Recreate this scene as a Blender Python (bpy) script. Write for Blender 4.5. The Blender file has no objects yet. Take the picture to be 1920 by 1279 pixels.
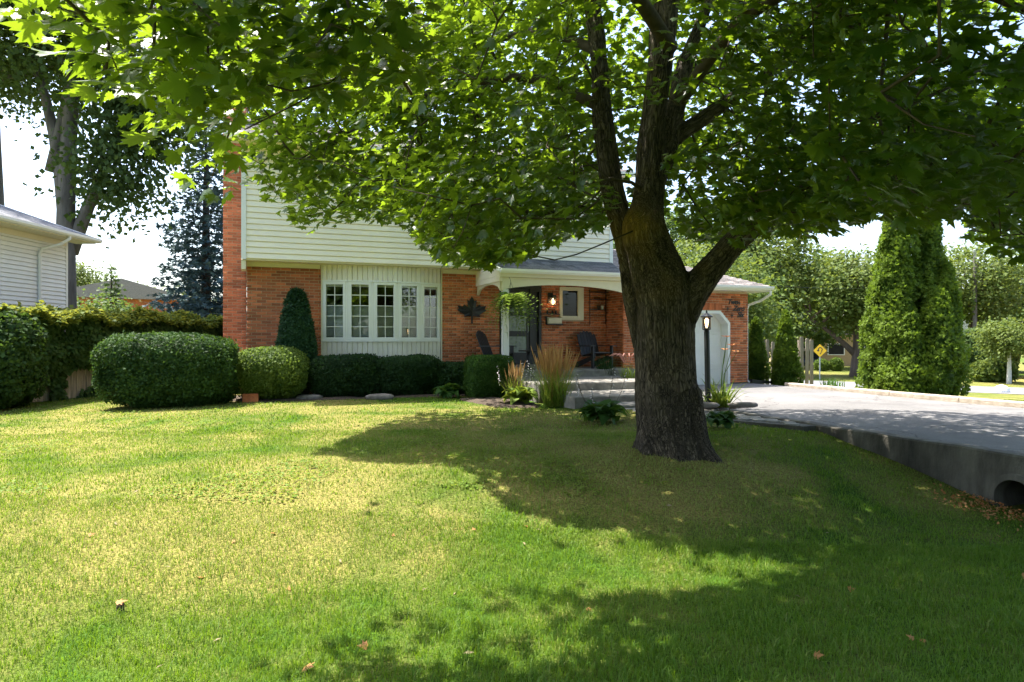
import bpy, math, random
import numpy as np
from mathutils import Vector, Matrix
random.seed(7); RNG = np.random.default_rng(11)
sc = bpy.context.scene
COL = sc.collection
# ------------------------------------------------------------------ camera, sky, sun, exposure
CZ = 1.6
cam_d = bpy.data.cameras.new('camera'); cam = bpy.data.objects.new('camera', cam_d); COL.objects.link(cam)
cam.location = (0, 0, CZ); cam.rotation_euler = (math.radians(90), 0, 0)
cam_d.lens = 24; cam_d.sensor_width = 36; cam_d.clip_start = 0.05; cam_d.clip_end = 2000
sc.camera = cam
SUN = Vector((-.398, .20, 1.0)).normalized()
SHX, SHY = .398, -.20                       # shadow offset per metre of height
world = bpy.data.worlds.new('World'); sc.world = world; world.use_nodes = True
wn = world.node_tree
sky = wn.nodes.new('ShaderNodeTexSky'); sky.sky_type = 'NISHITA'; sky.sun_disc = False
sky.sun_elevation = math.asin(SUN.z); sky.sun_rotation = math.atan2(SUN.x, SUN.y)
sky.air_density = 1.0; sky.dust_density = 3.0; sky.ozone_density = 1.0
wn.nodes['Background'].inputs[1].default_value = .15
wn.links.new(sky.outputs[0], wn.nodes['Background'].inputs[0])
sun_d = bpy.data.lights.new('sun', 'SUN'); sun = bpy.data.objects.new('sun', sun_d); COL.objects.link(sun)
sun_d.energy = 4.8; sun_d.angle = math.radians(.55); sun_d.color = (1, .95, .86)
sun.rotation_euler = SUN.to_track_quat('Z', 'Y').to_euler(); sun.location = (-8, 6, 30)
sc.view_settings.view_transform = 'Standard'; sc.view_settings.look = 'None'
sc.view_settings.gamma = 1; sc.view_settings.exposure = 1.75
sc.cycles.max_bounces = 8; sc.cycles.transparent_max_bounces = 12
# ------------------------------------------------------------------ frames and numbers
HA = math.radians(21); CA, SA = math.cos(HA), math.sin(HA); HO = (-6.0, 15.45)
def HL(u, v, z=0): return Vector((HO[0] + CA*u - SA*v, HO[1] + SA*u + CA*v, z))
def uv_of(x, y):
    dx, dy = x - HO[0], y - HO[1]
    return dx*CA + dy*SA, -dx*SA + dy*CA
def PX(px, py, Y): return Vector(((px-960)*Y/1280, Y, CZ + (640-py)*Y/1280))
def sstep(a, b, x):
    t = np.clip((x-a)/(b-a), 0, 1); return t*t*(3-2*t)
_vt = np.arange(-40, 20, .1)
_vz = np.interp(_vt, [-40,-17,-14.5,-13,-12,-11.27,-10.3,-9.5,-7.5,-5,-2,0,20],
                [0,-.02,-.12,-.24,-.29,-.19,.05,.19,.27,.31,.35,.36,.36])
_vz = np.convolve(np.pad(_vz, 4, mode='edge'), np.ones(9)/9, 'valid')
def road_s(x, y): return (x-18.9)*.63 + (y-37.8)*.78
def ground(x, y):
    x = np.asarray(x, float); y = np.asarray(y, float)
    u, v = uv_of(x, y)
    z = np.interp(v, _vt, _vz)
    z = z - .12*sstep(0, -4.5, u)*sstep(-12, -6, v)
    z = z + .085*sstep(5.3, 6.3, u)*sstep(-9.7, -8.8, v)*sstep(-4.2, -5.4, v)*sstep(8.6, 8.0, u)
    z = z + .07*np.exp(-((x-2.0)**2 + (y-8.5)**2)/1.6)
    drop = np.interp(road_s(x, y), [-23,-3,0,6,9,34,300], [0,-1.3,-1.38,-1.38,-1.34,-1.48,-1.5])
    z = z + drop*sstep(5.5, 8.5, x)*sstep(13.3, 14.2, u)
    return z
def gz(x, y): return float(ground(x, y))
def _h(i, j, k, s):
    n = (i*374761393 + j*668265263 + k*2147483647 + s*974711) & 0x7fffffff
    n = ((n ^ (n >> 13))*1274126177) & 0x7fffffff
    return ((n ^ (n >> 16)) & 0xffff)/32767.5 - 1
def vnoise(P, s=0):
    P = np.asarray(P, float); I = np.floor(P).astype(np.int64); f = P - I; f = f*f*(3-2*f); r = 0
    for a in (0, 1):
        for b in (0, 1):
            for c in (0, 1):
                w = (f[:,0] if a else 1-f[:,0])*(f[:,1] if b else 1-f[:,1])*(f[:,2] if c else 1-f[:,2])
                r = r + w*_h(I[:,0]+a, I[:,1]+b, I[:,2]+c, s)
    return r
def noise2(x, y, sc_, s=0):
    return vnoise(np.stack([np.asarray(x)*sc_, np.asarray(y)*sc_, np.zeros_like(x)], 1), s)
# ------------------------------------------------------------------ materials
def nt(name):
    m = bpy.data.materials.new(name); m.use_nodes = True
    return m, m.node_tree.nodes, m.node_tree.links, m.node_tree.nodes['Principled BSDF']
def ramp2(N, L, fac, c1, c2, p1=.3, p2=.7):
    r = N.new('ShaderNodeValToRGB'); e = r.color_ramp.elements
    e[0].position = p1; e[0].color = (*c1, 1); e[1].position = p2; e[1].color = (*c2, 1)
    L.new(fac, r.inputs[0]); return r.outputs[0]
def pm(name, c1, c2=None, scale=6, rough=.7, bump=.0, bscale=None, metal=0, stretch=None, objrand=0, detail=5, coord='Object', spec=.5, stain=None):
    """generic procedural surface: two tones broken up by noise, fine relief, optional per-object shade"""
    m, N, L, P = nt(name)
    c2 = c2 or tuple(min(1, k*1.25) for k in c1)
    tc = N.new('ShaderNodeTexCoord'); mp = N.new('ShaderNodeMapping'); L.new(tc.outputs[coord], mp.inputs[0])
    if stretch: mp.inputs['Scale'].default_value = stretch
    no = N.new('ShaderNodeTexNoise'); no.inputs['Scale'].default_value = scale; no.inputs['Detail'].default_value = detail
    L.new(mp.outputs[0], no.inputs['Vector'])
    col = ramp2(N, L, no.outputs['Fac'], c1, c2)
    if stain:
        n3 = N.new('ShaderNodeTexNoise'); n3.inputs['Scale'].default_value = stain[0]; n3.inputs['Detail'].default_value = 7; n3.inputs['Roughness'].default_value = .65; mp3 = N.new('ShaderNodeMapping'); L.new(tc.outputs[coord], mp3.inputs[0])
        if len(stain) > 2: mp3.inputs['Scale'].default_value = stain[2]
        L.new(mp3.outputs[0], n3.inputs['Vector']); mm = N.new('ShaderNodeMixRGB'); mm.blend_type = 'MULTIPLY'; mm.inputs[0].default_value = 1
        L.new(col, mm.inputs[1]); L.new(ramp2(N, L, n3.outputs['Fac'], (1-stain[1],)*3, (1+stain[1]*.5,)*3, .35, .62), mm.inputs[2]); col = mm.outputs[0]
    if objrand:
        oi = N.new('ShaderNodeObjectInfo'); at = N.new('ShaderNodeAttribute'); at.attribute_name = 'rnd'
        ad = N.new('ShaderNodeMath'); ad.operation = 'ADD'; L.new(oi.outputs['Random'], ad.inputs[0]); L.new(at.outputs['Fac'], ad.inputs[1])
        fr = N.new('ShaderNodeMath'); fr.operation = 'FRACT'; L.new(ad.outputs[0], fr.inputs[0])
        mr = N.new('ShaderNodeMapRange'); mr.inputs[3].default_value = 1-objrand; mr.inputs[4].default_value = 1+objrand
        L.new(fr.outputs[0], mr.inputs[0])
        hs = N.new('ShaderNodeHueSaturation'); L.new(mr.outputs[0], hs.inputs['Value']); L.new(col, hs.inputs['Color']); col = hs.outputs[0]
    L.new(col, P.inputs['Base Color']); P.inputs['Roughness'].default_value = rough; P.inputs['Metallic'].default_value = metal
    P.inputs['Specular IOR Level'].default_value = spec
    if bump:
        n2 = N.new('ShaderNodeTexNoise'); n2.inputs['Scale'].default_value = bscale or scale*4; n2.inputs['Detail'].default_value = 6
        L.new(mp.outputs[0], n2.inputs['Vector'])
        b = N.new('ShaderNodeBump'); b.inputs['Strength'].default_value = bump; b.inputs['Distance'].default_value = .02
        L.new(n2.outputs['Fac'], b.inputs['Height']); L.new(b.outputs[0], P.inputs['Normal'])
    return m
def leafmat(name, c1, c2, trans=.4, tcol=None, rough=.6, spec=.16):
    m, N, L, P = nt(name)
    at = N.new('ShaderNodeAttribute'); at.attribute_name = 'rnd'
    oi = N.new('ShaderNodeObjectInfo')
    a = N.new('ShaderNodeMath'); a.operation = 'MULTIPLY_ADD'; L.new(oi.outputs['Random'], a.inputs[0]); a.inputs[1].default_value = .25
    L.new(at.outputs['Fac'], a.inputs[2])
    col = ramp2(N, L, a.outputs[0], c1, c2, .1, 1.1)
    L.new(col, P.inputs['Base Color']); P.inputs['Roughness'].default_value = rough; P.inputs['Specular IOR Level'].default_value = spec
    if trans:
        t = N.new('ShaderNodeBsdfTranslucent'); mx = N.new('ShaderNodeMixShader'); mx.inputs[0].default_value = trans
        tc = tcol or tuple(k*1.5 for k in c2); t.inputs[0].default_value = (*tc, 1)
        L.new(P.outputs[0], mx.inputs[1]); L.new(t.outputs[0], mx.inputs[2])
        L.new(mx.outputs[0], N['Material Output'].inputs[0])
    return m
def glassmat(name, tint=(.95,.97,.97), refl=.06):
    m, N, L, P = nt(name)
    tr = N.new('ShaderNodeBsdfTransparent'); tr.inputs[0].default_value = (*tint, 1)
    g = N.new('ShaderNodeBsdfGlossy'); g.inputs['Roughness'].default_value = .02
    lw = N.new('ShaderNodeFresnel'); lw.inputs[0].default_value = 1.45
    ad = N.new('ShaderNodeMath'); ad.operation = 'ADD'; L.new(lw.outputs[0], ad.inputs[0]); ad.inputs[1].default_value = refl
    mx = N.new('ShaderNodeMixShader'); L.new(ad.outputs[0], mx.inputs[0]); L.new(tr.outputs[0], mx.inputs[1]); L.new(g.outputs[0], mx.inputs[2])
    L.new(mx.outputs[0], N['Material Output'].inputs[0]); return m
def emitmat(name, c, s):
    m, N, L, P = nt(name); P.inputs['Base Color'].default_value = (*c, 1)
    P.inputs['Emission Color'].default_value = (*c, 1); P.inputs['Emission Strength'].default_value = s; return m
M = dict(
 brick=pm('brick', (.46,.125,.052), (.60,.20,.082), 9, .85, .5, 60, objrand=.40, stain=(1.1,.22)),
 brick_chim=pm('brick_chimney', (.50,.135,.06), (.62,.21,.10), 9, .85, .5, 60, objrand=.34, stain=(1.1,.2)),
 mortar=pm('mortar', (.50,.36,.25), (.60,.46,.33), 30, .95, .4),
 siding=pm('cream_siding', (.87,.785,.655), (.90,.82,.69), 3, .55, .1, 40, objrand=.02, stain=(1.2,.07,(.4,1,1.6))),
 cream=pm('cream_trim', (.72,.65,.47), (.76,.69,.52), 4, .5),
 white=pm('white_trim', (.78,.78,.76), (.82,.82,.80), 4, .4),
 panel=pm('bay_panel', (.74,.69,.60), (.79,.74,.65), 4, .5, objrand=.03),
 nsiding=pm('white_siding', (.72,.73,.75), (.78,.79,.80), 3, .5, .08, 40, objrand=.02),
 shingle=pm('shingle', (.085,.09,.105), (.17,.17,.18), 25, .9, .6, 120, objrand=.35),
 shingle_b=pm('shingle_brown', (.22,.19,.18), (.33,.29,.27), 25, .9, .6, 120, objrand=.30),
 black=pm('black_paint', (.012,.012,.013), (.02,.02,.022), 8, .45),
 blackmetal=pm('black_metal', (.015,.016,.018), (.03,.03,.034), 8, .4, metal=.3),
 chair=pm('charcoal_plastic', (.014,.014,.016), (.024,.024,.026), 12, .55),
 glass=glassmat('window_glass'), darkglass=glassmat('porch_glass_dimmed', (.35,.36,.37), 0.0), frosted=pm('frosted_glass', (.16,.19,.16), (.26,.30,.25), 14, .18, .3, 70),  # porch glass tinted dark in place of a dim room and reflections
 blind=pm('blind', (.76,.82,.80), (.82,.86,.85), 3, .6), dark=pm('interior_shade', (.012,.012,.013), (.02,.02,.02), 2, .9),  # dark: near-black colour stands in for shade in rooms and openings
 concrete=pm('concrete', (.17,.155,.135), (.27,.25,.22), 7, .9, .5, 60, stain=(1.8,.35)),
 oldconc=pm('old_concrete', (.075,.068,.054), (.16,.148,.12), 4, .95, .7, 40, stretch=(1,1,.6), stain=(2.5,.55,(1,1.2,.25))),
 kerb=pm('kerb_concrete', (.34,.28,.22), (.50,.43,.35), 9, .95, .7, 60),
 asphalt=pm('asphalt', (.15,.145,.143), (.23,.22,.215), 60, .95, .8, 160, detail=8, stain=(.7,.28)),
 road=pm('road', (.13,.13,.14), (.17,.17,.18), 20, .95, .3),
 paver=pm('paver', (.20,.185,.165), (.29,.27,.24), 12, .95, .5, 60, objrand=.15),
 stone=pm('stone', (.10,.09,.08), (.24,.21,.19), 8, .9, .6, 30),
 soil=pm('soil', (.05,.035,.025), (.10,.07,.05), 25, 1, .8),
 bark2=pm('bark_grey', (.09,.08,.07), (.19,.17,.15), 5, .95, .8, 18, stretch=(1,1,.25)),
 bark3=pm('bark_brown', (.06,.045,.035), (.12,.09,.07), 6, .95, .8, 18, stretch=(1,1,.25)),
 twig=pm('twig', (.05,.038,.025), (.10,.075,.05), 12, .9),
 birch=pm('birch_bark', (.45,.43,.40), (.62,.60,.56), 7, .8, .3),
 woodfence=pm('weathered_wood', (.20,.17,.13), (.36,.31,.25), 5, .9, .5, 40, stretch=(6,6,.6), objrand=.2),
 metalgrey=pm('galvanised', (.38,.40,.42), (.46,.48,.50), 6, .45, metal=.6),
 yellow=pm('sign_yellow', (.84,.48,.01), (.86,.52,.02), 3, .45), rock=pm('white_rock', (.6,.6,.58), (.75,.75,.72), 5, .9, .5),
 tan=pm('tan_brick', (.36,.26,.14), (.44,.33,.19), 8, .9, .3), carblue=pm('car_paint', (.02,.035,.06), (.03,.05,.08), 3, .15, metal=.4),
 tyre=pm('tyre', (.015,.015,.015), (.025,.025,.025), 9, .9), orange=pm('lily_petal', (.80,.25,.03), (.85,.36,.06), 8, .5),
 lilac=pm('hosta_flower', (.50,.45,.46), (.60,.55,.56), 8, .6), wheat=leafmat('wheat_plume', (.42,.24,.09), (.62,.40,.18), .3, (.6,.4,.2)),
 pink=leafmat('pink_plume', (.50,.25,.20), (.66,.40,.34), .3, (.6,.4,.35)),
 wire=pm('wire', (.03,.03,.03), (.05,.05,.05), 3, .6), lampglass=glassmat('lamp_glass', (.95,.93,.88), .05),
 bulb=emitmat('bulb', (1, .62, .30), 3.5), dryleaf=leafmat('dry_leaf', (.30,.10,.03), (.50,.28,.12), .2), paleleaf=leafmat('pale_leaf', (.20,.14,.07), (.38,.31,.20), .2),
 maple=leafmat('maple_leaf', (.012,.042,.010), (.036,.088,.018), .40, (.31,.46,.018), .38, .40),
 silver=leafmat('silver_maple_leaf', (.022,.045,.014), (.06,.10,.03), .3, (.15,.22,.03)),
 spruce=leafmat('spruce_needle', (.045,.085,.095), (.12,.19,.20), .15, (.12,.18,.17)),
 yew=leafmat('yew_leaf', (.018,.048,.012), (.055,.115,.025), .22, (.12,.22,.03)),
 darkyew=leafmat('dark_yew_leaf', (.012,.035,.012), (.035,.080,.022), .2, (.08,.15,.03)),
 box=leafmat('boxwood_leaf', (.045,.085,.014), (.15,.21,.045), .3, (.25,.36,.05)),
 sqbox=leafmat('clipped_box_leaf', (.022,.060,.012), (.06,.13,.022), .25, (.14,.26,.03)),
 cone=leafmat('cone_shrub_leaf', (.014,.046,.018), (.035,.085,.030), .15, (.06,.14,.04)),
 cedar=leafmat('cedar_leaf', (.022,.060,.008), (.115,.175,.018), .3, (.22,.34,.025)),
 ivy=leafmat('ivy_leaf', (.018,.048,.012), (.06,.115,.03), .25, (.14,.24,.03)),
 ivytop=leafmat('sun_tinted_ivy_leaf', (.055,.11,.018), (.17,.21,.04), .35, (.36,.38,.05)),  # lighter copy of the ivy: sunlight put into the top leaves' colour
 tree1=leafmat('hazel_tree_leaf', (.040,.080,.014), (.12,.155,.036), .3, (.22,.28,.04)),
 tree2=leafmat('dark_tree_leaf', (.025,.055,.016), (.08,.125,.035), .3, (.16,.24,.04)),
 hosta=leafmat('hosta_leaf', (.022,.065,.014), (.06,.135,.03), .25, (.15,.28,.03)),
 hostay=leafmat('yellow_hosta_leaf', (.07,.14,.02), (.20,.27,.035), .3, (.35,.42,.04)),
 lily=leafmat('daylily_leaf', (.07,.15,.018), (.19,.27,.04), .35, (.35,.42,.05)),
 fern=leafmat('fern_leaf', (.06,.13,.018), (.16,.24,.04), .3, (.25,.35,.05)),
 grass=leafmat('grass_blade', (.062,.165,.008), (.36,.345,.115), .35, (.22,.36,.015), .5, .2),
)
# lawn soil/thatch under the blades
def lawnmat():
    m, N, L, P = nt('lawn'); tc = N.new('ShaderNodeTexCoord')
    at = N.new('ShaderNodeAttribute'); at.attribute_name = 'dry'
    n1 = N.new('ShaderNodeTexNoise'); n1.inputs['Scale'].default_value = 2.2; n1.inputs['Detail'].default_value = 8; L.new(tc.outputs['Object'], n1.inputs[0])
    n2 = N.new('ShaderNodeTexNoise'); n2.inputs['Scale'].default_value = 45; n2.inputs['Detail'].default_value = 6; L.new(tc.outputs['Object'], n2.inputs[0])
    ad = N.new('ShaderNodeMath'); ad.operation = 'ADD'; L.new(at.outputs['Fac'], ad.inputs[0]); L.new(n1.outputs['Fac'], ad.inputs[1])
    c = ramp2(N, L, ad.outputs[0], (.055,.12,.012), (.24,.22,.07), .45, 1.25)
    mx = N.new('ShaderNodeMixRGB'); mx.blend_type = 'MULTIPLY'; mx.inputs[0].default_value = .75
    L.new(c, mx.inputs[1]); L.new(ramp2(N, L, n2.outputs['Fac'], (.35,.33,.30), (1.35,1.3,1.2), .35, .68), mx.inputs[2]); L.new(mx.outputs[0], P.inputs['Base Color'])
    P.inputs['Roughness'].default_value = 1; P.inputs['Specular IOR Level'].default_value = .1
    b = N.new('ShaderNodeBump'); b.inputs['Strength'].default_value = 1; b.inputs['Distance'].default_value = .03; L.new(n2.outputs['Fac'], b.inputs['Height']); L.new(b.outputs[0], P.inputs['Normal'])
    return m
M['lawn'] = lawnmat()
def barkmat():
    m, N, L, P = nt('maple_bark'); at = N.new('ShaderNodeAttribute'); at.attribute_name = 'bark'
    mp = N.new('ShaderNodeMapping'); mp.inputs['Scale'].default_value = (1, 1, .16); L.new(at.outputs['Vector'], mp.inputs[0])
    no = N.new('ShaderNodeTexNoise'); no.inputs['Scale'].default_value = 17; no.inputs['Detail'].default_value = 6; no.inputs['Distortion'].default_value = .8; L.new(mp.outputs[0], no.inputs[0])
    vo = N.new('ShaderNodeTexVoronoi'); vo.feature = 'DISTANCE_TO_EDGE'; vo.inputs['Scale'].default_value = 34
    mp2 = N.new('ShaderNodeMapping'); mp2.inputs['Scale'].default_value = (1, 1, .13); L.new(at.outputs['Vector'], mp2.inputs[0])
    wq = N.new('ShaderNodeMixRGB'); wq.blend_type = 'ADD'; wq.inputs[0].default_value = .09; L.new(mp2.outputs[0], wq.inputs[1]); L.new(no.outputs['Color'], wq.inputs[2]); L.new(wq.outputs[0], vo.inputs['Vector'])
    f = ramp2(N, L, vo.outputs['Distance'], (0,0,0), (1,1,1), .0, .28)
    mul = N.new('ShaderNodeMath'); mul.operation = 'MULTIPLY_ADD'; L.new(f, mul.inputs[0]); mul.inputs[1].default_value = .55; L.new(no.outputs['Fac'], mul.inputs[2])
    c = ramp2(N, L, mul.outputs[0], (.022,.018,.014), (.17,.138,.105), .42, 1.15)
    big = N.new('ShaderNodeTexNoise'); big.inputs['Scale'].default_value = 1.6; big.inputs['Detail'].default_value = 3; L.new(at.outputs['Vector'], big.inputs[0])
    at2 = N.new('ShaderNodeAttribute'); at2.attribute_name = 'lichen'
    li = N.new('ShaderNodeMath'); li.operation = 'MULTIPLY'; L.new(at2.outputs['Fac'], li.inputs[0]); L.new(no.outputs['Fac'], li.inputs[1])
    mx = N.new('ShaderNodeMixRGB'); L.new(li.outputs[0], mx.inputs[0]); L.new(c, mx.inputs[1]); mx.inputs[2].default_value = (.30,.19,.035,1)
    m2 = N.new('ShaderNodeMixRGB'); m2.blend_type = 'MULTIPLY'; m2.inputs[0].default_value = .6; L.new(mx.outputs[0], m2.inputs[1])
    L.new(ramp2(N, L, big.outputs['Fac'], (.6,.6,.58), (1.25,1.2,1.1), .35, .65), m2.inputs[2]); L.new(m2.outputs[0], P.inputs['Base Color'])
    P.inputs['Roughness'].default_value = .95; P.inputs['Specular IOR Level'].default_value = .2
    b = N.new('ShaderNodeBump'); b.inputs['Strength'].default_value = 1; b.inputs['Distance'].default_value = .035; L.new(mul.outputs[0], b.inputs['Height']); L.new(b.outputs[0], P.inputs['Normal'])
    return m
M['bark'] = barkmat()
def cracks(m):
    N, L = m.node_tree.nodes, m.node_tree.links; P = N['Principled BSDF']; tc = N.new('ShaderNodeTexCoord')
    nz = N.new('ShaderNodeTexNoise'); nz.inputs['Scale'].default_value = 1.7; nz.inputs['Detail'].default_value = 6; L.new(tc.outputs['Object'], nz.inputs[0])
    ad = N.new('ShaderNodeMixRGB'); ad.blend_type = 'ADD'; ad.inputs[0].default_value = .9; L.new(tc.outputs['Object'], ad.inputs[1]); L.new(nz.outputs['Color'], ad.inputs[2])
    vo = N.new('ShaderNodeTexVoronoi'); vo.feature = 'DISTANCE_TO_EDGE'; vo.inputs['Scale'].default_value = .38; L.new(ad.outputs[0], vo.inputs['Vector'])
    f = ramp2(N, L, vo.outputs['Distance'], (.35,.34,.33), (1,1,1), .0015, .006)
    mx = N.new('ShaderNodeMixRGB'); mx.blend_type = 'MULTIPLY'; mx.inputs[0].default_value = 1; src = P.inputs['Base Color'].links[0].from_socket
    L.new(src, mx.inputs[1]); L.new(f, mx.inputs[2]); L.new(mx.outputs[0], P.inputs['Base Color'])
cracks(M['asphalt'])
# ------------------------------------------------------------------ mesh helpers
def setm(o, label=None, cat=None, group=None, kind=None):
    if label: o['label'] = label
    if cat: o['category'] = cat
    if group: o['group'] = group
    if kind: o['kind'] = kind
    return o
def link(name, me, mat=None, parent=None, loc=None, rz=None):
    o = bpy.data.objects.new(name, me); COL.objects.link(o)
    if mat is not None and me is not None and not me.materials: me.materials.append(M[mat] if isinstance(mat, str) else mat)
    if parent is not None: o.parent = parent
    if loc is not None: o.location = loc
    if rz is not None: o.rotation_euler = (0, 0, rz)
    return o
def empty(name, loc, rz=0, **k):
    o = bpy.data.objects.new(name, None); COL.objects.link(o); o.location = loc; o.rotation_euler = (0, 0, rz); o.empty_display_size = .2
    return setm(o, **k)
class MB:
    def __init__(s): s.v = []; s.f = []
    def add(s, vs, fs):
        n = len(s.v); s.v += [tuple(p) for p in vs]; s.f += [tuple(i+n for i in f) for f in fs]; return s
    def box(s, x0, x1, y0, y1, z0, z1, mtx=None):
        vs = [Vector(p) for p in ((x0,y0,z0),(x1,y0,z0),(x1,y1,z0),(x0,y1,z0),(x0,y0,z1),(x1,y0,z1),(x1,y1,z1),(x0,y1,z1))]
        if mtx: vs = [mtx @ p for p in vs]
        return s.add(vs, [(3,2,1,0),(4,5,6,7),(0,1,5,4),(1,2,6,5),(2,3,7,6),(3,0,4,7)])
    def prism(s, poly, y0, y1, mtx=None):
        """poly in (x,z), extruded along y"""
        n = len(poly); vs = [Vector((x, y0, z)) for x, z in poly] + [Vector((x, y1, z)) for x, z in poly]
        if mtx: vs = [mtx @ p for p in vs]
        return s.add(vs, [tuple(range(n)), tuple(range(2*n-1, n-1, -1))] + [(i, i+n, (i+1) % n+n, (i+1) % n) for i in range(n)])
    def tube(s, pts, rad, n=8, cap=True):
        pts = [Vector(p) for p in pts]; rad = rad if hasattr(rad, '__len__') else [rad]*len(pts)
        base = len(s.v); up = None
        for i, p in enumerate(pts):
            d = (pts[min(i+1, len(pts)-1)] - pts[max(i-1, 0)]).normalized()
            if up is None: up = d.orthogonal().normalized()
            up = (up - d*up.dot(d)).normalized(); w = d.cross(up)
            for k in range(n):
                a = 2*math.pi*k/n; s.v.append(tuple(p + (up*math.cos(a) + w*math.sin(a))*rad[i]))
        for i in range(len(pts)-1):
            for k in range(n):
                a = base+i*n+k; b = base+i*n+(k+1) % n; s.f.append((a, b, b+n, a+n))
        if cap:
            s.f.append(tuple(base+k for k in range(n-1, -1, -1))); e = base+(len(pts)-1)*n; s.f.append(tuple(e+k for k in range(n)))
        return s
    def lathe(s, prof, n=16, c=(0,0)):
        base = len(s.v)
        for r, z in prof:
            for k in range(n):
                a = 2*math.pi*k/n; s.v.append((c[0]+r*math.cos(a), c[1]+r*math.sin(a), z))
        for i in range(len(prof)-1):
            for k in range(n):
                a = base+i*n+k; b = base+i*n+(k+1) % n; s.f.append((a, b, b+n, a+n))
        s.f.append(tuple(base+k for k in range(n-1, -1, -1))); e = base+(len(prof)-1)*n; s.f.append(tuple(e+k for k in range(n)))
        return s
    def mesh(s, name, smooth=False):
        me = bpy.data.meshes.new(name); me.from_pydata(s.v, [], s.f); me.update()
        if smooth: me.polygons.foreach_set('use_smooth', [True]*len(me.polygons))
        return me
    def build(s, name, mat, parent=None, smooth=False, loc=None, rz=None):
        return link(name, s.mesh(name, smooth), mat, parent, loc, rz)
def tri_mesh(name, V, T, rnd=None, smooth=False, attrs=None):
    V = np.asarray(V, np.float32).reshape(-1, 3); T = np.asarray(T, np.int32).reshape(-1, 3)
    me = bpy.data.meshes.new(name); me.vertices.add(len(V)); me.vertices.foreach_set('co', V.ravel())
    me.loops.add(T.size); me.loops.foreach_set('vertex_index', T.ravel()); me.polygons.add(len(T))
    me.polygons.foreach_set('loop_start', np.arange(0, T.size, 3, dtype=np.int32))
    if smooth: me.polygons.foreach_set('use_smooth', np.ones(len(T), bool))
    if rnd is not None:
        a = me.attributes.new('rnd', 'FLOAT', 'POINT'); a.data.foreach_set('value', np.asarray(rnd, np.float32))
    me.update(calc_edges=True); return me
def unit(a): return a/np.maximum(np.linalg.norm(a, axis=-1, keepdims=True), 1e-9)
def leaf_arrays(P, F, Nn, S, tv, tt, rnd=None):
    """copies of one leaf template: P place, F tip direction, Nn normal, S size"""
    Nn = unit(Nn); F = unit(F - Nn*np.sum(F*Nn, 1, keepdims=True)); R = np.cross(F, Nn)
    tv = np.asarray(tv, float); k = len(tv); n = len(P)
    V = P[:,None,:] + S[:,None,None]*(tv[None,:,0:1]*R[:,None,:] + tv[None,:,1:2]*F[:,None,:] + tv[None,:,2:3]*Nn[:,None,:])
    T = np.asarray(tt)[None] + (np.arange(n)*k)[:,None,None]
    r = np.repeat(RNG.random(n) if rnd is None else rnd, k)
    return V.reshape(-1, 3), T.reshape(-1, 3), r
def leaf_mesh(name, *a, **k): return tri_mesh(name, *leaf_arrays(*a, **k))
DIAMOND = ([(0,0,0),(.42,.45,.06),(0,1,-.05),(-.42,.45,.06)], [(0,1,2),(0,2,3)])
SPRIG = ([(0,0,0),(.16,.35,.03),(.5,.62,0),(.13,.68,.02),(0,1.05,-.05),(-.13,.68,.02),(-.5,.62,0),(-.16,.35,.03)], [(0,1,7),(1,2,3),(1,3,5),(1,5,7),(5,6,7),(3,4,5)])
_mh = [(0,0),(.06,.10),(.30,.02),(.25,.13),(.52,.20),(.40,.30),(.60,.52),(.40,.48),(.36,.60),(.20,.50),(.20,.78),(.10,.74),(0,1.05)]
_mo = _mh + [(-x, y) for x, y in _mh[-2:0:-1]]
MAPLE = ([(0,.34,.05)] + [(x, y, -.16*(abs(x)**1.5) - .10*max(0, y-.55)) for x, y in _mo], [(0, i+1, (i+1) % len(_mo)+1) for i in range(len(_mo))])
MAPLE_B = ([(0,.34,.09)] + [(x*.92, y*(.97-.12*abs(x)), -.42*(abs(x)**1.4) - .38*max(0, y-.5) + .05*math.sin(9*x+5*y)) for x, y in _mo], MAPLE[1])
MAPLE_C = ([(0,.34,-.03)] + [(x*1.05, y*.94, .22*(abs(x)**1.3) - .20*max(0, y-.6) + .04*math.sin(8*y-6*x)) for x, y in _mo], MAPLE[1])
_m2 = [(0,0),(.48,.14),(.30,.30),(.56,.52),(.24,.50),(0,1.0),(-.24,.50),(-.56,.52),(-.30,.30),(-.48,.14)]
MAPLE2 = ([(0,.36,.05)] + [(x, y, -.10*abs(x)) for x, y in _m2], [(0, i+1, (i+1) % len(_m2)+1) for i in range(len(_m2))])
def rdir(n):
    d = RNG.normal(size=(n, 3)); return unit(d)
# ================================================================== THE SETTING
def dryness(x, y):
    u, v = uv_of(x, y)
    d = .12 + .38*np.exp(-((v+9.4)/1.5)**2)*sstep(7.5, 4.5, u) + .13*sstep(-9.5, -7, v)
    d = d + .34*noise2(x, y, .55, 3) + .28*noise2(x, y, 1.9, 5) + .35*np.exp(-((x-2.0)**2 + (y-8.4)**2)/.9)
    d = d*sstep(-12.6, -10.3, v) + .10*noise2(x, y, 3, 8)
    return np.clip(d + .02, 0, 1)
def axis(lo, hi, step, far):
    a = list(np.arange(lo, hi+1e-6, step)); s = step; p = hi
    while p < far: s *= 1.35; p += s; a.append(p)
    s = step; p = lo
    while p > -far: s *= 1.35; p -= s; a.insert(0, p)
    return np.array(a)
gx, gy = axis(-13, 16, .22, 700), axis(-2, 24, .22, 700)
GX, GY = np.meshgrid(gx, gy); GZ = ground(GX.ravel(), GY.ravel())
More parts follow.
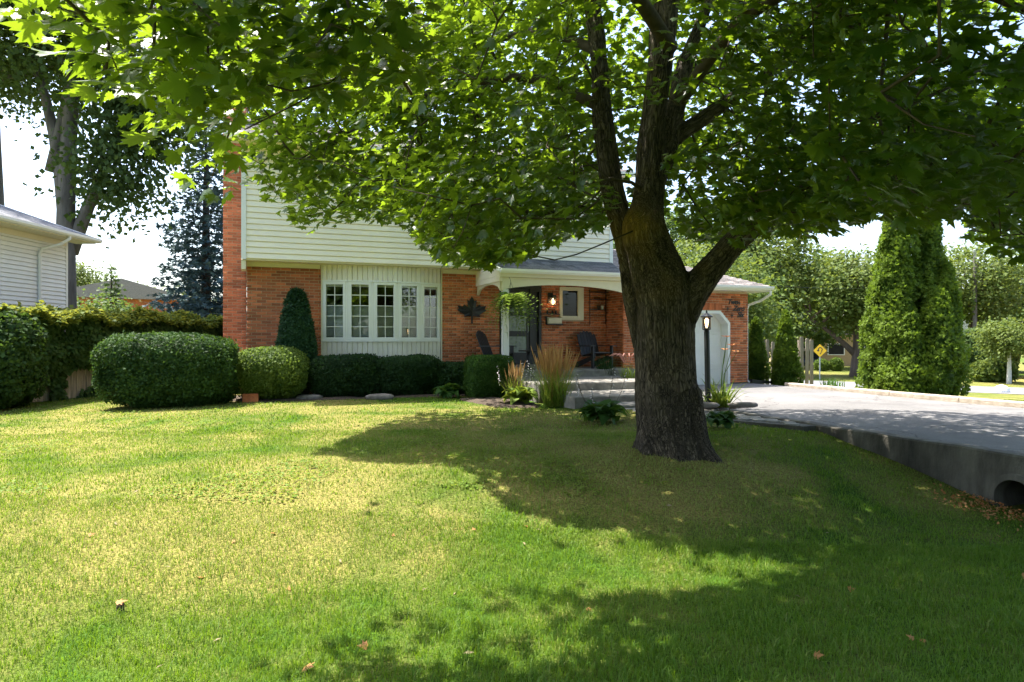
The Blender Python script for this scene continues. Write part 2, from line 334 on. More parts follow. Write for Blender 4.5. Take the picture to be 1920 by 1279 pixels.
# bed of the driveway: keep the sheet under the slab
U_, V_ = uv_of(GX.ravel(), GY.ravel())
GZ = np.where((U_ > 7.95) & (U_ < 13.25) & (V_ > -16) & (V_ < 0), np.minimum(GZ, .22), GZ)
nx, ny = len(gx), len(gy); idx = np.arange(nx*ny).reshape(ny, nx)
a_, b_, c_, d_ = idx[:-1,:-1].ravel(), idx[:-1,1:].ravel(), idx[1:,1:].ravel(), idx[1:,:-1].ravel()
lawn_me = tri_mesh('lawn', np.stack([GX.ravel(), GY.ravel(), GZ], 1), np.concatenate([np.stack([a_,b_,c_],1), np.stack([a_,c_,d_],1)]), smooth=True)
at = lawn_me.attributes.new('dry', 'FLOAT', 'POINT'); at.data.foreach_set('value', dryness(GX.ravel(), GY.ravel()).astype(np.float32))
setm(link('lawn', lawn_me, 'lawn'), kind='structure')
# far street across the right
rd = Vector((.78, -.63, 0)).normalized(); rn = Vector((.63, .78, 0)).normalized()
mb = MB(); n = 60
for i in range(n):
    for w in (0, 5.9):
        p = Vector((18.9, 37.8, 0)) + rd*(-22 + i*1.6) + rn*w
        mb.v.append((p.x, p.y, gz(p.x, p.y) + .035))
mb.f = [(2*i, 2*i+2, 2*i+3, 2*i+1) for i in range(n-1)]
setm(mb.build('street', 'road'), kind='structure')
def DZ(v): return .40 - .04*min(1, max(0, -v/12))
# asphalt drive: a slab with a real edge
dv = np.linspace(-.92, -17, 40); mb = MB(); left = lambda v: 8.35 if v > -6.55 else 7.96
for v in dv:
    for u in np.linspace(left(v), 13.33, 12):
        p = HL(u, v, DZ(v) + .012*math.sin(u*1.3)*math.sin(v*.7)); mb.v.append(tuple(p))
k = 12
mb.f = [(i*k+j, (i+1)*k+j, (i+1)*k+j+1, i*k+j+1) for i in range(39) for j in range(k-1)]
nb = len(mb.v)
ring = [j for j in range(k)] + [i*k+k-1 for i in range(1, 40)] + [39*k+j for j in range(k-2, -1, -1)] + [i*k for i in range(38, 0, -1)]
for r in ring: x, y, z = mb.v[r]; mb.v.append((x, y, z-.16))
mb.f += [(ring[i], ring[(i+1) % len(ring)], nb+(i+1) % len(ring), nb+i) for i in range(len(ring))]
setm(mb.build('driveway', 'asphalt', smooth=False), kind='structure')
# kerb on the far side of the drive: separate cast lengths
ke = empty('driveway_kerb', HL(13.42, -8, .3), HA, kind='structure')
for i in range(9):
    v1 = -2.2 - i*1.6; z = DZ(v1) - .3
    m = MB(); m.prism([(-.07, -.3), (.09, -.3), (.09, z+.085), (.06, z+.10), (-.05, z+.10), (-.07, z+.075)], v1+8-1.588, v1+8)
    m.build('kerb_stone', 'kerb', ke)
# retaining wall with the culvert pipe
we = empty('driveway_retaining_wall', HL(7.86, -10, 0), HA, label='low grey concrete retaining wall along the edge of the asphalt driveway', cat='wall')
prof = []
m = MB()
vs = np.linspace(-6.6, -17, 27); W0, W1 = -.10, .09
for v in vs:
    g = gz(*HL(7.76, v)[:2]) - .45; zt = DZ(v) + .015 + .008*math.sin(v*5)
    m.v += [(W0, v+10, g), (W1, v+10, g), (W1, v+10, zt), (W0+.02, v+10, zt), (W0, v+10, zt-.02)]
for i in range(26):
    for j in range(5): m.f.append((i*5+j, i*5+(j+1) % 5, (i+1)*5+(j+1) % 5, (i+1)*5+j))
m.f += [(4,3,2,1,0), tuple(26*5+j for j in range(5))]
wall_o = m.build('wall_body', 'oldconc', we)
PV, PZ, PR = -11.68, -.10, .245
cut = MB(); cut.tube([(-.5, PV+10, PZ), (.5, PV+10, PZ)], PR-.01, 28); co = cut.build('cutter', 'oldconc', we)
bm_ = wall_o.modifiers.new('b', 'BOOLEAN'); bm_.object = co; bm_.solver = 'EXACT'; bm_.operation = 'DIFFERENCE'
bpy.context.view_layer.update()
new = bpy.data.meshes.new_from_object(wall_o.evaluated_get(bpy.context.evaluated_depsgraph_get()))
wall_o.modifiers.clear(); wall_o.data = new; bpy.data.objects.remove(co)
pm_ = MB(); nn = 28
for x, r in ((-.17, PR-.035), (-.17, PR+.03), (.06, PR+.03), (2.6, PR-.015), (2.6, PR-.035), (-.17, PR-.035)):
    for k in range(nn): a = 2*math.pi*k/nn; pm_.v.append((x, PV+10+r*math.cos(a), PZ+r*math.sin(a)))
for i in range(5):
    for k in range(nn): pm_.f.append((i*nn+k, i*nn+(k+1) % nn, (i+1)*nn+(k+1) % nn, (i+1)*nn+k))
pm_.build('culvert_pipe', 'oldconc', we, True)
cap = MB(); cap.tube([(2.45, PV+10, PZ), (2.58, PV+10, PZ)], PR-.04, 24); cap.build('pipe_dark_cap', 'dark', we)  # dark cap stands in for the shade deep in the pipe
# steps and landing, paver walk
st = empty('porch_steps', HL(7, -3, .3), HA, kind='structure')
def slab(name, u0, u1, v0, v1, z0, z1, mat='concrete'):
    b = .02; m = MB()
    for z, i in ((z0, 0), (z1-b, 0), (z1, b)):
        m.v += [(u0-7+i, v0+3+i, z-.3), (u1-7-i, v0+3+i, z-.3), (u1-7-i, v1+3-i, z-.3), (u0-7+i, v1+3-i, z-.3)]
    for r in (0, 4): m.f += [(r+a, r+(a+1) % 4, r+4+(a+1) % 4, r+4+a) for a in range(4)]
    m.f.append((8, 9, 10, 11)); return m.build(name, mat, st)
slab('porch_floor', 5.5, 9.17, -1.65, -.012, .2, .90)
slab('landing', 5.6, 8.7, -3.72, -1.655, .15, .73)
slab('step', 5.7, 8.3, -5.15, -3.725, .1, .56)
slab('walk_slab', 6.0, 7.9, -5.75, -5.155, .1, .44)
pw = empty('paver_walk', HL(7, -7, .3), HA, kind='structure')
pv_me = MB(); pv_me.add([(x, y, z) for z, s_ in ((-.05, 1), (.005, 1), (.012, .93)) for x, y in ((-.105*s_, -.045*s_), (-.045*s_, -.09*s_), (.045*s_, -.09*s_), (.105*s_, -.045*s_), (.105*s_, .045*s_), (.045*s_, .09*s_), (-.045*s_, .09*s_), (-.105*s_, .045*s_))],
    [(i+r, (i+1) % 8+r, (i+1) % 8+8+r, i+8+r) for r in (0, 8) for i in range(8)] + [tuple(range(16, 24))])
pv_mesh = pv_me.mesh('paver'); pv_mesh.materials.append(M['paver'])
lo = lambda v: 6.15 + max(0, (-v-5.8))/3.0*1.35
bed = MB(); 
for v in np.linspace(-5.76, -8.9, 12):
    for u in (lo(v)-.06, 7.74 if v < -6.55 else 8.3):
        bed.v.append((u-7, v+7, .070))
for i in range(11): bed.f.append((2*i, 2*i+2, 2*i+3, 2*i+1))
nb = len(bed.v)
for x, y, z in list(bed.v): bed.v.append((x, y, z-.3))
bed.f += [(i*2, nb+i*2, nb+i*2+2, i*2+2) for i in range(11)] + [(i*2+3, nb+i*2+3, nb+i*2+1, i*2+1) for i in range(11)] + [(22, 23, nb+23, nb+22), (1, 0, nb, nb+1)]
bed.build('bedding', 'oldconc', pw)
row = 0; v = -5.86
while v > -8.85:
    u = 7.62 if v < -6.5 else 8.15
    u -= .11*(row % 2)
    while u > lo(v) + .06:
        o = link('paver', pv_mesh, None, pw, (u-7, v+7, .075 + random.uniform(-.004, .004))); o.rotation_euler = (random.uniform(-.01,.01), random.uniform(-.01,.01), random.uniform(-.02,.02))
        u -= .218
    v -= .187; row += 1
# soil beds under the planting
def soil_bed(pts, z=.03):
    m = MB(); c = [sum(p[i] for p in pts)/len(pts) for i in (0, 1)]; R = []
    for f in (1, .93, .5, .01):
        for p in pts:
            x, y = c[0]+(p[0]-c[0])*f, c[1]+(p[1]-c[1])*f; w = HL(x, y); g = gz(w.x, w.y)
            m.v.append((w.x, w.y, max(g, .34 if False else g) + (-.03 if f == 1 else z + .02*math.sin(9*x+7*y))))
    n = len(pts)
    m.f = [(r*n+i, r*n+(i+1) % n, (r+1)*n+(i+1) % n, (r+1)*n+i) for r in range(3) for i in range(n)]
    return setm(m.build('garden_bed', 'soil', smooth=True), kind='structure')
def poly_ring(seq, n=6):
    out = []
    for (a, b), (c, d) in zip(seq, seq[1:]+seq[:1]):
        for i in range(n): out.append((a+(c-a)*i/n, b+(d-b)*i/n))
    return out
soil_bed(poly_ring([(-.9,-.03),(-.9,-1.0),(.3,-1.75),(2,-1.75),(4.5,-1.75),(5.45,-1.8),(5.45,-.03)]))
soil_bed(poly_ring([(5.0,-1.9),(5.55,-3.0),(5.3,-4.6),(4.5,-4.4),(4.2,-2.6)]))
soil_bed(poly_ring([(7.9,-5.2),(8.33,-5.2),(8.33,-6.5),(7.3,-6.45),(7.2,-5.85)]), .09)
# ================================================================== THE HOUSE
house = empty('brick_house', HL(0, 0, 0), HA, label='two-storey orange brick house with cream siding, bow window, porch and garage', cat='house')
ALLB = []      # every brick: (parent key, matrix-origin, angle, length)
RH, BH, BL, JT = .068, .0575, .21, .0105
def lay(key, u0, v0, ang, length, z0, z1, holes=()):
    r = 0; z = z0
    while z + BH < z1 + .02:
        x = -(BL/2)*(r % 2)
        while x < length:
            a, b = max(x, 0), min(x + BL - JT, length)
            segs = [(a, b)]
            for h in holes:
                hx0, hx1 = h(z) if callable(h) else ((h[0], h[1]) if h[2] - .03 < z < h[3] - .03 else (9e9, 9e9))
                out = []
                for s0, s1 in segs:
                    if s1 <= hx0 or s0 >= hx1: out.append((s0, s1)); continue
                    if s0 < hx0: out.append((s0, hx0))
                    if s1 > hx1: out.append((hx1, s1))
                segs = out
            for s0, s1 in segs:
                if s1 - s0 > .03: ALLB.append((key, u0 + math.cos(ang)*(s0+s1)/2, v0 + math.sin(ang)*(s0+s1)/2, z, ang, s1-s0))
            x += BL
        z += RH; r += 1
def gar_hole(z):
    if z > 2.42: return (9e9, 9e9)
    c = max(0, z - 2.12); return (.68 + c, 3.41 - c)
lay('wall', 0, 0, 0, 9.2, .30, 3.36, [(1.62, 4.54, 0, 4), (6.08, 7.26, .8, 3.06), (7.78, 8.50, 2.16, 3.05)])
lay('garage', 9.2, -.9, 0, 4.04, .42, 2.97, [gar_hole])
lay('garage', 9.2, 0, -math.pi/2, .9, .92, 2.97)
lay('chimney', -.54, 1.3, 0, .525, .30, 7.3)
def flat(m, u0, u1, v0, v1, z0, z1): m.box(u0, u1, v0, v1, z0, z1)
WP = {}
m = MB()
flat(m, .004, 1.62, .004, .2, .1, 3.4); WP['wall_l'] = m.build('front_wall', 'mortar', house); m = MB()
for u0, u1, z0, z1 in ((4.54,6.08,.1,3.4),(6.08,7.26,3.06,3.4),(6.08,7.26,.1,.93),(7.26,7.78,.1,3.4),(7.78,8.50,3.05,3.4),(7.78,8.50,.1,2.16),(8.50,9.196,.1,3.4)): flat(m, u0, u1, .004, .2, z0, z1)
WP['wall'] = m.build('front_wall', 'mortar', house)
m = MB(); flat(m, 9.204, 9.88, -.896, -.6, .1, 3.0); flat(m, 12.61, 13.236, -.896, -.6, .1, 3.0)
m.prism([(9.88,2.44),(12.61,2.44),(12.61,3.0),(9.88,3.0)], -.896, -.6); m.prism([(12.28,2.44),(12.61,2.11),(12.61,2.44)], -.896, -.6); m.prism([(9.88,2.44),(9.88,2.11),(10.21,2.44)], -.896, -.6)
flat(m, 9.204, 9.35, -.6, .2, .1, 3.0); flat(m, 13.09, 13.236, -.6, 6.5, .1, 3.0); flat(m, 9.204, 13.09, 6.3, 6.5, .1, 3.0)
WP['garage'] = m.build('garage_wall', 'mortar', house)
m = MB(); flat(m, -.536, -.014, 1.304, 1.95, .1, 7.3); WP['chimney'] = m.build('chimney', 'mortar', house)
m = MB(); flat(m, -.59, .03, 1.25, 2.0, 7.3, 7.42); flat(m, -.55, -.02, 1.29, 1.96, 7.42, 7.5); m.build('chimney_cap', 'concrete', WP['chimney'])
_bm = {}
def brick_mesh(L, mat):
    k = (round(L, 3), mat)
    if k not in _bm:
        b = .004; h = L/2; m = MB()
        m.v = [(-h,.03,0),(h,.03,0),(h,.03,BH),(-h,.03,BH),(-h,-.002,0),(h,-.002,0),(h,-.002,BH),(-h,-.002,BH),(-h+b,-.007,b),(h-b,-.007,b),(h-b,-.007,BH-b),(-h+b,-.007,BH-b)]
        m.f = [(4+i, 4+(i+1) % 4, 8+(i+1) % 4, 8+i) for i in range(4)] + [(i, (i+1) % 4, 4+(i+1) % 4, 4+i) for i in range(4)] + [(8,9,10,11)]
        me = m.mesh('brick'); me.materials.append(M[mat]); _bm[k] = me
    return _bm[k]
def bscore(b):
    p = HL(b[1], b[2], b[3])
    if b[0] == 'wall' and b[1] < 1.62 and b[3] < 1.15: return 1e9
    if b[0] == 'wall' and .75 < b[1] < 1.5 and b[3] < 1.9: return 1e9
    if b[0] == 'chimney' and b[3] > 6.2: return 1e9
    if b[0] == 'chimney' and b[3] < 1.1: return 1e9
    return p.y/max(.3, b[5]/.2)
ALLB.sort(key=bscore)
rest = {}
for i, b in enumerate(ALLB):
    key, u, v, z, ang, L = b; mat = 'brick_chim' if key == 'chimney' else 'brick'; me = brick_mesh(L, mat)
    if i < 300:
        o = link('brick', me, None, WP['wall_l' if key == 'wall' and u < 2 else key], (u, v, z), ang)
    else: rest.setdefault(key, []).append(b)
for key, bl in rest.items():
    V, F, R = [], [], []
    for _, u, v, z, ang, L in bl:
        h = L/2; b = .004; c, s = math.cos(ang), math.sin(ang); n = len(V); j = random.uniform(-.0015, .0015)
        for x, y, zz in ((-h,.03,0),(h,.03,0),(h,.03,BH),(-h,.03,BH),(-h,-.002+j,0),(h,-.002+j,0),(h,-.002+j,BH),(-h,-.002+j,BH),(-h+b,-.007+j,b),(h-b,-.007+j,b),(h-b,-.007+j,BH-b),(-h+b,-.007+j,BH-b)):
            V.append((u+c*x-s*y, v+s*x+c*y, z+zz))
        for q in [(4+i, 4+(i+1) % 4, 8+(i+1) % 4, 8+i) for i in range(4)] + [(i, (i+1) % 4, 4+(i+1) % 4, 4+i) for i in range(4)] + [(8,9,10,11)]:
            F += [(n+q[0], n+q[1], n+q[2]), (n+q[0], n+q[2], n+q[3])]
        R += [random.random()]*12
    o = link('brickwork', tri_mesh('brickwork', V, F, R), 'brick_chim' if key == 'chimney' else 'brick', WP[key]); o['kind'] = 'stuff'
# soldier course over the garage door, sill bricks under the porch window
for i in range(36):
    u = 9.93 + i*.0735
    if u > 12.3: break
    bm2 = MB(); bm2.box(-.031, .031, -.009, .02, 0, .19); o = bm2.build('soldier_brick', 'brick', WP['garage']); o.location = (u+.33-.28, -.9, 2.462)
# other walls: sides, back, ceiling so that the shell is closed
m = MB(); m.box(.004, .2, .2, 7.5, .1, 6.0); m.box(9.0, 9.196, .2, 7.5, .1, 6.0); m.box(.2, 9.0, 7.3, 7.5, .1, 6.0); m.build('rear_wall', 'mortar', house)
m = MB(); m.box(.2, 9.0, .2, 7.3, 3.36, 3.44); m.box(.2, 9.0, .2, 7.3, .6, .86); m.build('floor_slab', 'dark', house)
m = MB(); m.box(.25, 8.95, 3.0, 3.1, .87, 3.35); m.build('dark_backing', 'dark', house)  # near-black sheet stands in for the dim room behind the glass
# upper storey: lap siding boards
m = MB(); m.box(-.09, 9.09, -.47, .2, 3.41, 3.43)
wz = [(2.05, 3.65, 4.70, 5.75), (6.1, 7.7, 4.70, 5.75)]
m.box(-.09, 9.09, -.47, -.40, 3.43, 4.70); m.box(-.09, 9.09, -.47, -.40, 5.75, 6.05)
for a, b in ((-.09, 2.05), (3.65, 6.1), (7.7, 9.09)): m.box(a, b, -.47, -.40, 4.70, 5.75)
m.box(-.09, .0, -.40, 7.5, 3.41, 6.05); m.box(9.0, 9.09, -.40, 7.5, 3.41, 6.05)
uw = m.build('upper_wall', 'cream', house)
z = 3.42; ex = .1275
while z < 6.0:
    segs = [(-.02, 9.03)]
    for (a, b, z0, z1) in wz:
        if z0 - .12 < z < z1: segs = [s for q in segs for s in ((q[0], min(q[1], a-.06)), (max(q[0], b+.06), q[1])) if s[1] > s[0] + .05] if any(q[0] < a < q[1] for q in segs) else segs
    for a, b in segs:
        m = MB(); m.prism([(0, -.496), (.008, -.502), (.112, -.484), (.127, -.474), (.127, -.468), (0, -.468)], a, b, Matrix(((0,1,0,0),(0,0,1,0),(1,0,0,0),(0,0,0,1))))
        m.build('siding_board', 'siding', uw, loc=(0, 0, z))
    z += ex
for u in (-.115, 9.02):
    m = MB(); m.box(u, u+.10, -.515, -.40, 3.395, 6.02); m.build('corner_board', 'white', house)
m = MB(); m.box(-.02, 9.03, -.465, -.004, 3.385, 3.409); m.build('overhang_soffit', 'cream', house)
for a, b in ((.0, 1.60), (4.56, 5.5)):
    m = MB(); m.box(a, b, -.06, -.012, 3.29, 3.383); m.build('frieze_board', 'cream', house)
m = MB(); m.box(-.115, -.02, -.47, -.01, 3.18, 3.383); m.build('corner_bracket', 'cream', house)
def cased_window(name, parent, u0, u1, z0, z1, v, cols, rows, matf='white', fw=.06, gm='glass'):
    w = MB(); w.box(u0-fw, u1+fw, v-.03, v+.06, z1, z1+fw); w.box(u0-fw, u1+fw, v-.05, v+.06, z0-fw, z0); w.box(u0-fw, u0, v-.03, v+.06, z0, z1); w.box(u1, u1+fw, v-.03, v+.06, z0, z1)
    o = w.build(name, matf, parent)
    g = MB()
    for i in range(1, cols): x = u0+(u1-u0)*i/cols; g.box(x-.012, x+.012, v+.0, v+.02, z0, z1)
    for i in range(1, rows): zz = z0+(z1-z0)*i/rows; g.box(u0, u1, v+.003, v+.017, zz-.012, zz+.012)
    if cols*rows > 1: g.build('muntin', matf, o)
    for i in range(cols):
        for j in range(rows):
            p = MB(); p.box(u0+(u1-u0)*i/cols+.002, u0+(u1-u0)*(i+1)/cols-.002, v+.021, v+.026, z0+(z1-z0)*j/rows+.002, z0+(z1-z0)*(j+1)/rows-.002); p.build('pane', gm, o)
    return o
for a, b, z0, z1 in wz:
    cased_window('upper_window', house, a, b, z0, z1, -.485, 4, 3)
m = MB(); m.box(.3, 8.9, .8, .9, 3.5, 5.95); m.build('upper_dark_backing', 'dark', house)  # same dark sheet for the dim upper rooms
# bow window: five facets
bw = MB(); joints = [Vector((1.645, -.012))]; w = 2.86/4.85
for k, dg in enumerate((20, 10, 0, -10, -20)):
    a = -math.radians(dg); joints.append(joints[-1] + Vector((math.cos(a), math.sin(a)))*w)
off = [(j.x, j.y) for j in joints]
for zz0, zz1 in ((1.585, 1.625), (2.995, 3.03)):
    n = len(bw.v)
    for d in (.035, -.16):
        for z_ in (zz0, zz1):
            for (x, y) in off: bw.v.append((x, y-d if d > 0 else y-d, z_))
    for i in range(5):
        A, B, C, D = n+i, n+6+i, n+12+i, n+18+i
        bw.f += [(A, A+1, B+1, B), (B, B+1, D+1, D), (D, D+1, C+1, C), (C, C+1, A+1, A)]
bay = bw.build('bow_window', 'white', house)
for k in range(5):
    p, q = joints[k], joints[k+1]; d = (q-p).normalized(); ang = math.atan2(d.y, d.x); Lf = (q-p).length
    T = Matrix.Translation((p.x, p.y, 0)) @ Matrix.Rotation(ang, 4, 'Z')
    s = MB(); fw = .062; z0, z1 = 1.627, 2.993; a0, a1 = .035, Lf-.035
    s.box(0, a0, -.01, .10, z0, z1, T); s.box(a1, Lf, -.01, .10, z0, z1, T)
    s.build('mullion_post', 'white', bay)
    s = MB(); s.box(a0, a0+fw, -.025, .05, z0, z1, T); s.box(a1-fw, a1, -.025, .05, z0, z1, T); s.box(a0+fw, a1-fw, -.025, .05, z0, z0+fw, T); s.box(a0+fw, a1-fw, -.025, .05, z1-fw, z1, T)
    s.build('sash', 'white', bay)
    ga, gb, g0, g1 = a0+fw, a1-fw, z0+fw, z1-fw
    s = MB(); s.box((ga+gb)/2-.008, (ga+gb)/2+.008, .004, .016, g0, g1, T)
    for j in range(1, 5): zz = g0+(g1-g0)*j/5; s.box(ga, gb, .006, .0145, zz-.008, zz+.008, T)
    s.build('grille', 'white', bay)
    for i in (0, 1):
        for j in range(5):
            pn = MB(); c0 = ga+(gb-ga)*i/2; pn.box(c0+.001, c0+(gb-ga)/2-.001, .018, .023, g0+(g1-g0)*j/5+.001, g0+(g1-g0)*(j+1)/5-.001, T); pn.build('pane', 'glass', bay)
    s = MB(); zt = g0+(g1-g0)*.6; nsl = 26
    for j in range(nsl):
        zz = g0+.02+(zt-g0)*j/nsl; s.add([T @ Vector(c) for c in ((ga-.03, .075, zz), (gb+.03, .075, zz), (gb+.03, .098, zz+.024), (ga-.03, .098, zz+.024))], [(0,1,2,3)])
    s.build('blind', 'blind', bay)
    s = MB(); s.box(ga-.02, gb+.02, .07, .10, g1-.05, g1, T); s.build('blind_headrail', 'white', bay)
    nb_ = 5
    for z0, z1 in ((.30, 1.585), (3.03, 3.384)):
        for j in range(nb_):
            x0 = Lf*j/nb_; pb = MB(); pb.prism([(x0+.003, -.004), (x0+.012, -.016), (x0+Lf/nb_-.012, -.016), (x0+Lf/nb_-.003, -.004), (x0+Lf/nb_-.003, .02), (x0+.003, .02)], z0, z1, T @ Matrix(((1,0,0,0),(0,0,1,0),(0,1,0,0),(0,0,0,1))))
            pb.build('panel_board', 'panel', bay)
m = MB(); n = len(off); m.v = [(x, y+.02, .25) for x, y in off] + [(x, y+.02, 1.58) for x, y in off] + [(x, y+.02, 3.03) for x, y in off] + [(x, y+.02, 3.384) for x, y in off]
m.f = [(i, i+1, n+i+1, n+i) for i in range(5)] + [(2*n+i, 2*n+i+1, 3*n+i+1, 3*n+i) for i in range(5)]
m.build('bay_backing', 'cream', bay)
for u in (1.632, 4.532):
    m = MB(); m.box(u-.012, u+.012, -.05, .05, .3, 3.384); m.build('bay_edge_trim', 'cream', bay)
# entrance: black frame, storm door with frosted lights, sidelight
m = MB(); m.box(6.10, 6.19, -.03, .12, .93, 3.04); m.box(6.92, 7.00, -.03, .12, .93, 3.04); m.box(7.18, 7.25, -.03, .12, .93, 3.04); m.box(6.19, 6.92, -.03, .12, 2.97, 3.04); m.box(7.0, 7.18, -.03, .12, 2.9, 3.04); m.box(7.0, 7.18, -.03, .12, .93, 1.3); m.box(7.02, 7.16, .04, .06, 1.3, 2.9)
ent = m.build('door_frame', 'black', house)
m = MB(); dz = [1.0, 1.32, 1.78, 1.88, 2.33, 2.43, 2.86, 2.96]
m.box(6.195, 6.30, .0, .045, 1.0, 2.965); m.box(6.84, 6.915, .0, .045, 1.0, 2.965)
for a, b in ((1.0, 1.30), (1.72, 1.86), (2.26, 2.36), (2.86, 2.965)): m.box(6.30, 6.84, .0, .045, a, b)
door = m.build('front_door', 'black', house)
for a, b in ((1.30, 1.72), (1.86, 2.26), (2.36, 2.86)):
    m = MB(); m.box(6.30, 6.84, .018, .026, a, b); m.build('door_light', 'frosted', door)
m = MB(); m.tube([(6.86, -.02, 1.82), (6.86, -.05, 1.84), (6.86, -.05, 2.02), (6.86, -.02, 2.04)], .009, 6); m.build('door_handle', 'metalgrey', door)
m = MB(); m.box(6.06, 7.28, -.20, .0, .902, .985); m.build('door_sill', 'concrete', house)
m = MB(); m.box(7.84, 8.34, .0, .05, 2.25, 2.97); 
cased_window('porch_window', house, 7.86, 8.32, 2.27, 2.95, -.01, 1, 1, 'cream', .05, 'darkglass')
m = MB(); m.box(7.785, 7.81, -.03, .08, 2.165, 3.045); m.box(8.37, 8.495, -.03, .08, 2.165, 3.045); m.box(7.81, 8.37, -.03, .08, 3.0, 3.045); m.box(7.81, 8.37, -.035, .08, 2.165, 2.22); m.build('window_casing', 'cream', house)
# garage door: recessed white panels and chamfered reveal
gd = [(9.88,.38),(12.61,.38),(12.61,2.11),(12.28,2.44),(10.21,2.44),(9.88,2.11)]
m = MB(); n = 6; inn = [(9.96,.38),(12.53,.38),(12.53,2.08),(12.245,2.36),(10.245,2.36),(9.96,2.08)]
for v in (-.93, -.62):
    m.v += [(x, v, z) for x, z in gd] + [(x, v, z) for x, z in inn]
m.f = [(i, (i+1) % 6, 6+(i+1) % 6, 6+i) for i in range(1, 6)] + [(6+i, 6+(i+1) % 6, 18+(i+1) % 6, 18+i) for i in range(1, 6)] + [(i, 12+i, 12+(i+1) % 6, (i+1) % 6) for i in range(1, 6)]
m.build('garage_door_frame', 'white', house)
gdo = MB(); gdo.box(9.90, 12.59, -.615, -.585, .36, 2.44); gdo = gdo.build('garage_door', 'white', house)
zz = .38
for r in range(4):
    for c in range(4):
        x0 = 9.97 + c*.642; m = MB(); a, b = zz+.03, zz+.485
        m.v = [(x0,-.617,a-.025),(x0+.635,-.617,a-.025),(x0+.635,-.617,b+.01),(x0,-.617,b+.01),(x0,-.63,a-.025),(x0+.635,-.63,a-.025),(x0+.635,-.63,b+.01),(x0,-.63,b+.01),(x0+.07,-.63,a+.05),(x0+.565,-.63,a+.05),(x0+.565,-.63,b-.06),(x0+.07,-.63,b-.06),(x0+.09,-.622,a+.07),(x0+.545,-.622,a+.07),(x0+.545,-.622,b-.08),(x0+.09,-.622,b-.08)]
        m.f = [(r_+i, r_+(i+1) % 4, r_+4+(i+1) % 4, r_+4+i) for r_ in (0, 4, 8) for i in range(4)] + [(12,13,14,15)]
        m.build('door_panel', 'white', gdo)
    zz += .5
m = MB(); m.box(12.615, 13.24, -.93, -.88, .2, .44); m.build('foundation', 'oldconc', house)
# roofs ------------------------------------------------------------
def roof_plane(name, A, B, C, D, mat, parent, thick=.07, tabs=True, ex=.14):
    """A,B along the eave, C,D along the top (A-D and B-C are the sloping sides)"""
    A, B, C, D = map(Vector, (A, B, C, D)); nrm = (B-A).cross(D-A).normalized()
    if nrm.z < 0: nrm = -nrm
    m = MB(); m.v = [tuple(p) for p in (A, B, C, D)] + [tuple(p - nrm*thick) for p in (A, B, C, D)]
    m.f = [(0,1,2,3), (7,6,5,4)] + [(i, i+4, (i+1) % 4+4, (i+1) % 4) for i in range(4)]
    o = m.build(name, mat, parent)
    if tabs:
        ed = (B-A).normalized(); sd = nrm.cross(ed).normalized(); sd = sd if (D-A).dot(sd) > 0 else -sd
        H = max((D-A).dot(sd), (C-A).dot(sd)); V, F, R = [], [], []; y = -.02; row = 0
        while y < H - .02:
            f = min(1, max(0, y/H)); xa = (A.lerp(D, f) - A).dot(ed); xb = (B.lerp(C, f) - A).dot(ed); x = xa - random.uniform(0, .2)
            while x < xb:
                wd = random.uniform(.12, .32); x0, x1 = max(x, xa), min(x+wd-.006, xb)
                if x1 - x0 > .02:
                    n = len(V); t = random.uniform(.004, .012); y1 = min(y+ex+.01, H)
                    for (xx, yy, hh) in ((x0,y,t),(x1,y,t),(x1,y1,.002),(x0,y1,.002),(x0,y,0),(x1,y,0)): V.append(tuple(A + ed*xx + sd*yy + nrm*(hh+.001)))
                    F += [(n,n+1,n+2),(n,n+2,n+3),(n+4,n+5,n+1),(n+4,n+1,n)]; R += [random.random()]*6
                x += wd
            y += ex; row += 1
        s = link('shingles', tri_mesh('shingles', V, F, R), mat, o); s['kind'] = 'stuff'
    return o
EZ = 6.03
roof_plane('main_roof', (-.45,-.95,EZ), (9.55,-.95,EZ), (9.55,3.7,EZ+1.75), (-.45,3.7,EZ+1.75), 'shingle_b', house)
roof_plane('rear_roof', (-.45,8.35,EZ), (9.55,8.35,EZ), (9.55,3.7,EZ+1.75), (-.45,3.7,EZ+1.75), 'shingle_b', house, tabs=False)
m = MB(); m.prism([(-.9,EZ-.06),(8.3,EZ-.06),(3.7,EZ+1.66)], 0, 9.1, Matrix(((0,1,0,0),(1,0,0,0),(0,0,1,0),(0,0,0,1)))); m.build('gable_infill', 'siding', house)
m = MB(); m.box(-.45, 9.55, -.95, -.40, EZ-.085, EZ-.075); m.build('eave_soffit', 'cream', house)
def gutter(name, u0, u1, v, z, parent):
    m = MB(); m.prism([(-.0, .0), (-.005, -.09), (-.07, -.10), (-.11, -.05), (-.115, .0), (-.10, .0), (-.095, -.045), (-.065, -.085), (-.015, -.08), (-.012, .0)], u0, u1, Matrix(((0,1,0,0),(1,0,0,v),(0,0,1,z),(0,0,0,1))))
    return m.build(name, 'white', parent)
gutter('main_gutter', -.45, 9.55, -.95, EZ-.03, house)
GE = 3.12; gp = .40; DH = 3.95
roof_plane('garage_roof', (8.9,-1.35,GE), (13.66,-1.35,GE), (13.66-DH,-1.35+DH,GE+DH*gp), (9.12,-1.35+DH,GE+DH*gp), 'shingle_b', house)
roof_plane('garage_hip_roof', (13.66,-1.35,GE), (13.66,6.55,GE), (13.66-DH,-1.35+DH,GE+DH*gp), (13.66-DH,-1.35+DH,GE+DH*gp), 'shingle_b', house, tabs=False)
roof_plane('garage_rear_roof', (13.66,6.55,GE), (9.12,6.55,GE), (9.12,-1.35+DH,GE+DH*gp), (13.66-DH,-1.35+DH,GE+DH*gp), 'shingle_b', house, tabs=False)
